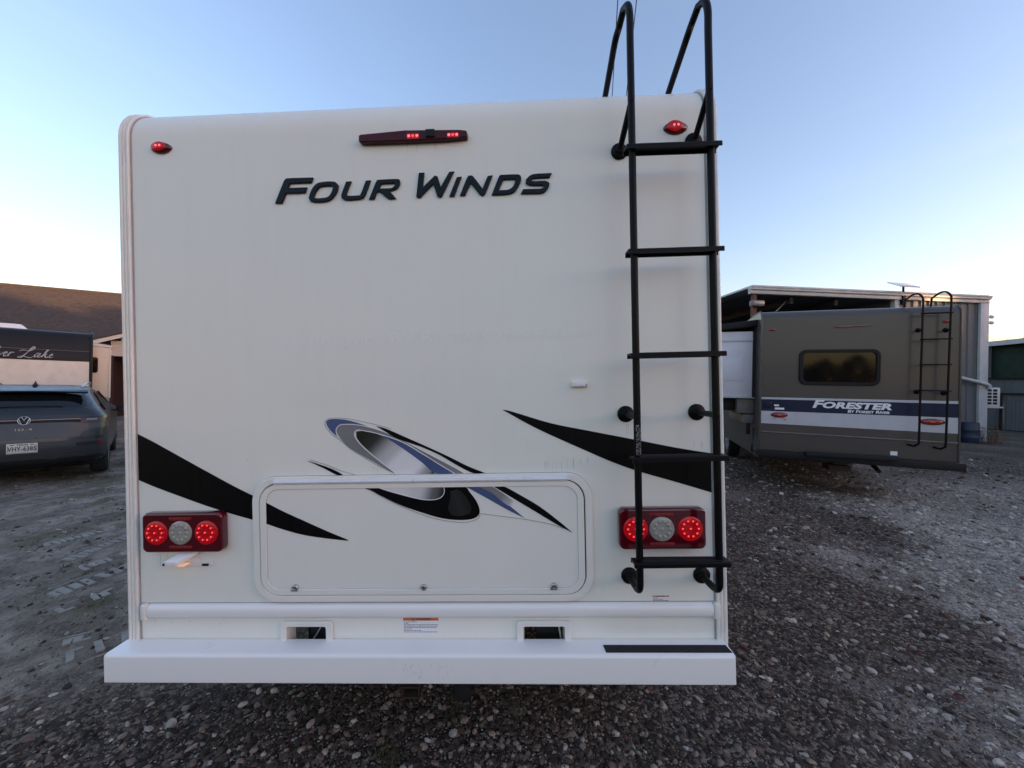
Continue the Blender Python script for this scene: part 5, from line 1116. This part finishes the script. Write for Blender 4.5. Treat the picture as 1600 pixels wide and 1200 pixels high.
mb = MB(); mb.box(-3.32, -3.28, .1, 6.5, -.1, 4.9); mb.box(.04, .08, .2, 20, -.1, 4.95); mb.box(-8.5, .08, 19.9, 20, -.1, 4.95); mb.build('side_wall', 'metal_grey', BL, smooth=False)
mb = MB(); mb.box(-8.42, -8.30, .02, .14, -.1, 4.735); mb.build('steel_post', 'oxide_red', BL)
mb = MB(); mb.tube(cr([(-7.0, .3, 4.68), (-7.2, .3, 4.45), (-7.55, .3, 4.15), (-7.9, .3, 4.05)], 5), .012, 6); mb.build('hanging_wire', 'line_grey', BL)
pa_ = [(-0.9762,2.1631),(-0.0975,1.9722),(0.0142,1.8958)]
mb = MB(); mb.tube(cr([(pa_[0][0] - .6, -.10, pa_[0][1] + .08), (pa_[0][0], -.10, pa_[0][1]), (pa_[1][0], -.12, pa_[1][1]), (pa_[2][0] + .03, -.12, pa_[2][1] + .02), (pa_[2][0] + .06, -.12, pa_[2][1] - .08)], 6), .055, 10); mb.build('drain_pipe', 'metal_white', BL)
def bw(x, y, z):        # building-local point to world
    a = R_(4.8); return (16.2 + x * math.cos(a) - y * math.sin(a), 13.2 + x * math.sin(a) + y * math.cos(a), z)
WL = thing('wall_lamp', bw(-8.38, -.02, 0), (0, 0, R_(4.8)), 'boxy floodlight on the red post under the metal roof', 'lamp')
mb = MB(); mb.box(-.20, .20, -.16, .02, 4.32, 4.50); hl = mb.build('lamp_housing', 'grey_box', WL, bevel=.02)
mb = MB(); mb.box(-.17, .19, -.175, -.155, 4.37, 4.46); mb.build('lens', 'lens_clear', WL, bevel=.008)
SA = thing('satellite_antenna', bw(-3.15, -.05, 5.0), (0, 0, R_(4.8)), 'flat white satellite antenna on the white roof edge', 'antenna')
mb = MB(); mb.obox((0, .0, .24), (.36, 0, -.005), (.08, .28, .135), (0, -.007, .015)); mb.build('panel', 'white_vinyl', SA, bevel=.006)
mb = MB(); mb.tube([(0, 0, -.45), (0, 0, .22)], .03, 10); mb.build('mast', 'black_plastic', SA)
mb = MB(); mb.box(-.06, .06, -.05, .05, -.42, -.12); mb.build('clamp', 'black_plastic', SA, bevel=.01)
CM = thing('security_camera', bw(.1, -.02, 4.28), (0, 0, R_(4.8)), 'upper small white security camera on the white column corner', 'camera', 'security cameras on the column')
mb = MB(); mb.tube([(0, 0, 0), (.10, 0, .01)], .018, 8); mb.build('arm', 'white_vinyl', CM)
mb = MB(); mb.lathe((.10, -.01, .01), (.6, -.4, -.5), [(.02, -.05), (.055, -.04), (.06, .03), (.04, .07), (.001, .08)], 16); mb.build('housing', 'white_vinyl', CM)
c2 = copy_tree(CM, None, bw(.1, -.02, 4.08)); c2['label'] = 'lower small white security camera on the white column corner'

# air conditioner on its bracket beside the column
AC = thing('air_conditioner', bw(.44, .30, 0), (0, 0, R_(-10)), 'white outdoor air conditioner unit on a bracket beside the white column', 'air conditioner')
zA0, zA1 = 1.20, 1.86
mb = MB(); mb.box(-.30, .36, -.16, .2, zA0, zA1); mb.build('casing', 'ac_white', AC, bevel=.02)
mb = MB(); mb.box(-.315, -.303, -.14, .19, zA0 + .02, zA1 - .02); mb.build('coil', 'dark_gap', AC)
mb = MB(); mb.box(-.295, -.10, -.172, -.162, zA0 + .03, zA1 - .03); mb.build('coil_panel', 'dark_gap', AC)
gx0, gx1 = -.02, .30
for i_ in range(2):
    for k in range(5):
        xa_ = gx0 + i_ * .165; zz = zA0 + .07 + k * .112
        me = flat_mesh('vent_slot', [rrect(xa_, xa_ + .125, zz, zz + .082, .02)], .003, 0, -.1635); link('vent_slot', me, 'dark_gap', AC, smooth=False)
mb = MB(); mb.box(-.42, .42, -.2, .3, zA0 - .05, zA0 - .002); mb.build('bracket', 'metal_white', AC)

# open shed with green tarp at the right edge
SH = thing('open_shed', (22.2, 18, 0), (0, 0, R_(-64)), 'open shed with white sloping roof edge and dark green tarp at far right', 'shed')
def sl(x): return 4.10 + .21 * x
mb = MB(); mb.add([(-.6, -.1, sl(-.6) - .17), (14, -.1, sl(4) - .17), (14, -.1, sl(4) + .05), (-.6, -.1, sl(-.6) + .05), (-.6, .05, sl(-.6) - .17), (14, .05, sl(4) - .17), (14, .05, sl(4) + .05), (-.6, .05, sl(-.6) + .05)], [(0, 1, 2, 3), (4, 7, 6, 5), (0, 4, 5, 1), (3, 2, 6, 7), (0, 3, 7, 4), (1, 5, 6, 2)]); mb.build('fascia', 'metal_white', SH, smooth=False)
mb = MB(); mb.add([(-.6, 0, sl(-.6) + .06), (14, 0, sl(4) + .06), (14, 6, sl(4) + .3), (-.6, 6, sl(-.6) + .3)], [(0, 1, 2, 3)]); mb.build('roof', 'soffit', SH, smooth=False)
mb = MB(); mb.box(-2.2, .10, .22, .26, -.3, 3.9); mb.build('side_panel', 'metal_grey', SH, smooth=False)
mb = MB(); mb.box(-.15, .02, .02, .2, -.3, 3.95); mb.box(5.0, 5.2, .02, .2, -.3, 4.7); mb.build('post', 'metal_white', SH)
mb = MB(); P = []
for i in range(60):
    x = -.35 + 14 * i / 59; P.append([(x, .35 + .05 * math.sin(i * 1.3) + .03 * math.sin(i * 2.9 + z * 3), z) for z in np.linspace(1.6, sl(min(x, 4)) - .12, 10)])
mb.grid(P); mb.build('tarp', 'tarp_green', SH, angle=70)
mb = MB(); mb.box(-.5, 13.8, 5.8, 5.9, -.3, 4.2); mb.build('back_wall', 'soffit', SH)
# corrugated metal fence in front
FE = thing('metal_fence', (22.2, 18, 0), (0, 0, R_(-64)), 'grey corrugated metal fence with dark frame at far right', 'fence')
x = -1.4
while x < 12:
    xe = x + 1.0; mb = MB(); mb.grid(ribbed(x + .004, xe - .004, -.25, -.35, 2.32, .125, .02, .05)); mb.build('fence_panel', 'fence_grey', FE, smooth=False)
    x = xe
for x in (.53, 3.0, 5.6, 8.2, 10.8): mb = MB(); mb.box(x - .035, x + .035, -.36, -.29, -.4, 1.66); mb.build('fence_post', 'black_plastic', FE)
for a, b_, z in ((-1.4, 12, 2.34), (.5, 12, 1.66), (-1.4, 12, .0)): mb = MB(); mb.box(a, b_, -.345, -.28, z - .03, z + .03); mb.build('fence_rail', 'black_plastic', FE)
# lower shed roof left of the building
LS = thing('low_shed', (9.5, 18, 0), (0, 0, R_(4.8)), 'low ribbed metal shed with pale sloping roof left of the red post', 'shed')
(l0, m0), (l1, m1) = (0.2725,5.0451), (1.7911,5.461)
sl2 = (m1 - m0) / (l1 - l0); zl = lambda x: m0 + sl2 * (x - l0)
mb = MB(); a, b_ = -3.5, 2.6; mb.add([(a, -.1, zl(a) - .12), (b_, -.1, zl(b_) - .12), (b_, -.1, zl(b_)), (a, -.1, zl(a)), (a, 4, zl(a) - .12), (b_, 4, zl(b_) - .12), (b_, 4, zl(b_)), (a, 4, zl(a))], [(0, 1, 2, 3), (4, 7, 6, 5), (0, 4, 5, 1), (3, 2, 6, 7), (0, 3, 7, 4), (1, 5, 6, 2)]); mb.build('roof', 'metal_white', LS, smooth=False)
x = a
while x < b_ - .01:
    rb = ribbed(x, x + .6, .02, -.1, 1.0, .3); rb[1] = [(q_[0], q_[1], zl(q_[0]) - .1) for q_ in rb[1]]; mb = MB(); mb.grid(rb); mb.build('wall_panel', 'metal_grey', LS, smooth=False); x += .6
# barrel and dead weeds by the column
BR = thing('barrel', bw(-.92, -.30, 0), (0, 0, 0), 'dark blue barrel standing beside the white column', 'barrel')
mb = MB(); mb.lathe((0, 0, -.05), (0, 0, 1), [(.22, 0), (.23, .03), (.23, .20), (.24, .22), (.24, .24), (.23, .26), (.23, .45), (.24, .47), (.24, .49), (.23, .51), (.22, .70), (.21, .73), (.19, .71), (.001, .70)], 28); mb.build('drum', 'blue_plastic', BR, angle=40)
mb = MB(); mb.lathe((.10, 0, .65), (0, 0, 1), [(.04, 0), (.04, .025), (.001, .026)], 12); mb.build('bung_cap', 'black_plastic', BR)
wd = MB(); rw_ = random.Random(8)
for _ in range(70):
    bx, by, _z = bw(-.28 + rw_.uniform(-.25, .3), -.4 + rw_.uniform(-.2, .2), 0); a = rw_.uniform(0, 6.28); h2 = rw_.uniform(.05, .5); d = rw_.uniform(.03, .1); t2 = rw_.uniform(-1, 1)
    wd.add([(bx, by, h2), (bx + d * math.cos(a), by + d * math.sin(a), h2 + d * t2), (bx + d * math.cos(a + .9), by + d * math.sin(a + .9), h2 + d * (t2 + .5))], [(0, 1, 2)])
    wd.tube([(bx, by, -.03), (bx + .02, by, h2)], .004, 4)
tag(wd.build('dead_weed', 'dry_leaf', smooth=False), 'dry brown weeds at the foot of the white column', 'plant')

# ------------------------------------------------------------------ utility poles and lines
def upole(x, y, label):
    o = thing('utility_pole', (x, y, 0), (0, 0, -.21), label, 'pole', 'utility poles carrying the lines')
    mb = MB(); mb.tube([(0, 0, -.5), (0, 0, 9.4)], .15, 14, rs=[.17, .12]); mb.build('trunk', 'wood', o)
    mb = MB(); mb.box(-.9, .9, -.06, .06, 8.5, 8.62); mb.build('cross_arm', 'wood', o)
    return o
dxl = (930 - 800) / 600.
upole(.55 + dxl * 62, 62, 'wooden utility pole far behind the white motorhome'); upole(.55 - dxl * 30, -30, 'wooden utility pole behind the photographer')
for x_, lb in ((.27, 'left thin overhead power line beside the black ladder'), (.61, 'right thin overhead power line beside the black ladder')):
    pts = [(x_ + dxl * y, y, 8.65 - .0 * y) for y in np.linspace(-30, 62, 24)]
    mb = MB(); mb.tube(pts, .009, 5); tag(mb.build('power_line', 'cable'), lb, 'cable', 'overhead power lines')

# bare tree beyond the shed
BT = thing('bare_tree', (36, 26, 0), (0, 0, 0), 'bare tree whose twigs show above the shed roof at right', 'tree')
rt = random.Random(21); tb = MB(); tw = MB()
def branch(p, d, L_, r, dep):
    q_ = p + d * L_; m_ = (p + q_) / 2 + Vector((rt.uniform(-1, 1), rt.uniform(-1, 1), rt.uniform(-.3, .5))) * L_ * .07
    (tb if dep < 3 else tw).tube([p, m_, q_], r, 6 if dep < 3 else 4, rs=[r, r * .8, r * .62])
    if dep < 6:
        for _ in range(2 if dep > 0 else 4):
            dd = (d + Vector((rt.uniform(-1, 1), rt.uniform(-1, 1), rt.uniform(-.25, .6))) * .75).normalized(); branch(q_, dd, L_ * rt.uniform(.62, .85), r * .6, dep + 1)
branch(Vector((0, 0, -.2)), Vector((0, 0, 1)), 2.0, .17, 0)
tb.build('trunk', 'bark', BT); tw.build('twigs', 'bark', BT)

# unseen trees: right arc added to block the low sun, rear arc mirrored in the grey motorhome's window
M['tree_leaf'] = mat('tree_leaf', (.060, .048, .026), .8, var=.5, vscale=.6)
tl_ = []; tf_ = []; r9 = np.random.default_rng(3)
def crown(cx, cy, cz_, rx, rz, n_):
    d = r9.normal(size=(n_, 3)); d /= np.linalg.norm(d, axis=1)[:, None]; d *= (r9.uniform(.25, 1, n_) ** .4)[:, None]
    c = d * [rx, rx, rz] + [cx, cy, cz_]; a = r9.normal(size=(n_, 3)) * .16; b_ = r9.normal(size=(n_, 3)) * .16
    for p, u, v_ in zip(c, a, b_): k = len(tl_); tl_.extend([p - u, p + v_, p + u, p - v_]); tf_.append((k, k + 1, k + 2, k + 3))
for az in list(np.arange(70, 150, 1.8)) + list(np.arange(168, 200, 3)):
    d = r9.uniform(33, 40); hgt = r9.uniform(6.2, 9.6) if az < 97 else r9.uniform(6.4, 7.4) if az < 135 else r9.uniform(4.6, 6.0) if az < 160 else r9.uniform(3.6, 5.4); x, y = d * math.sin(R_(az)), d * math.cos(R_(az))
    crown(x, y, hgt * .62, 1.5, hgt * .40, 520); crown(x + r9.uniform(-1, 1), y, 1.2, 1.7, 1.4, 420)
me = bpy.data.meshes.new('treeline_sunblock'); me.from_pydata([tuple(map(float, p)) for p in tl_], [], tf_); link('treeline_sunblock', me, 'tree_leaf', None, smooth=False, kind='stuff')

# distant trees that close the horizon beyond the yard
tl_.clear(); tf_.clear()
for az in np.arange(-88, 70, 1.9):
    d = r9.uniform(115, 150); hgt = r9.uniform(5, 8.5); x, y = d * math.sin(R_(az)), d * math.cos(R_(az)); k0 = len(tl_)
    crown(0, 0, 0, 1, 1, 420)
    for k in range(k0, len(tl_)): p = tl_[k]; tl_[k] = np.array([x + p[0] * 4.2, y + p[1] * 4.2, hgt * .5 + p[2] * hgt * .55])
me = bpy.data.meshes.new('distant_trees'); me.from_pydata([tuple(map(float, p)) for p in tl_], [], tf_); link('distant_trees', me, 'tree_leaf', None, smooth=False, kind='stuff')
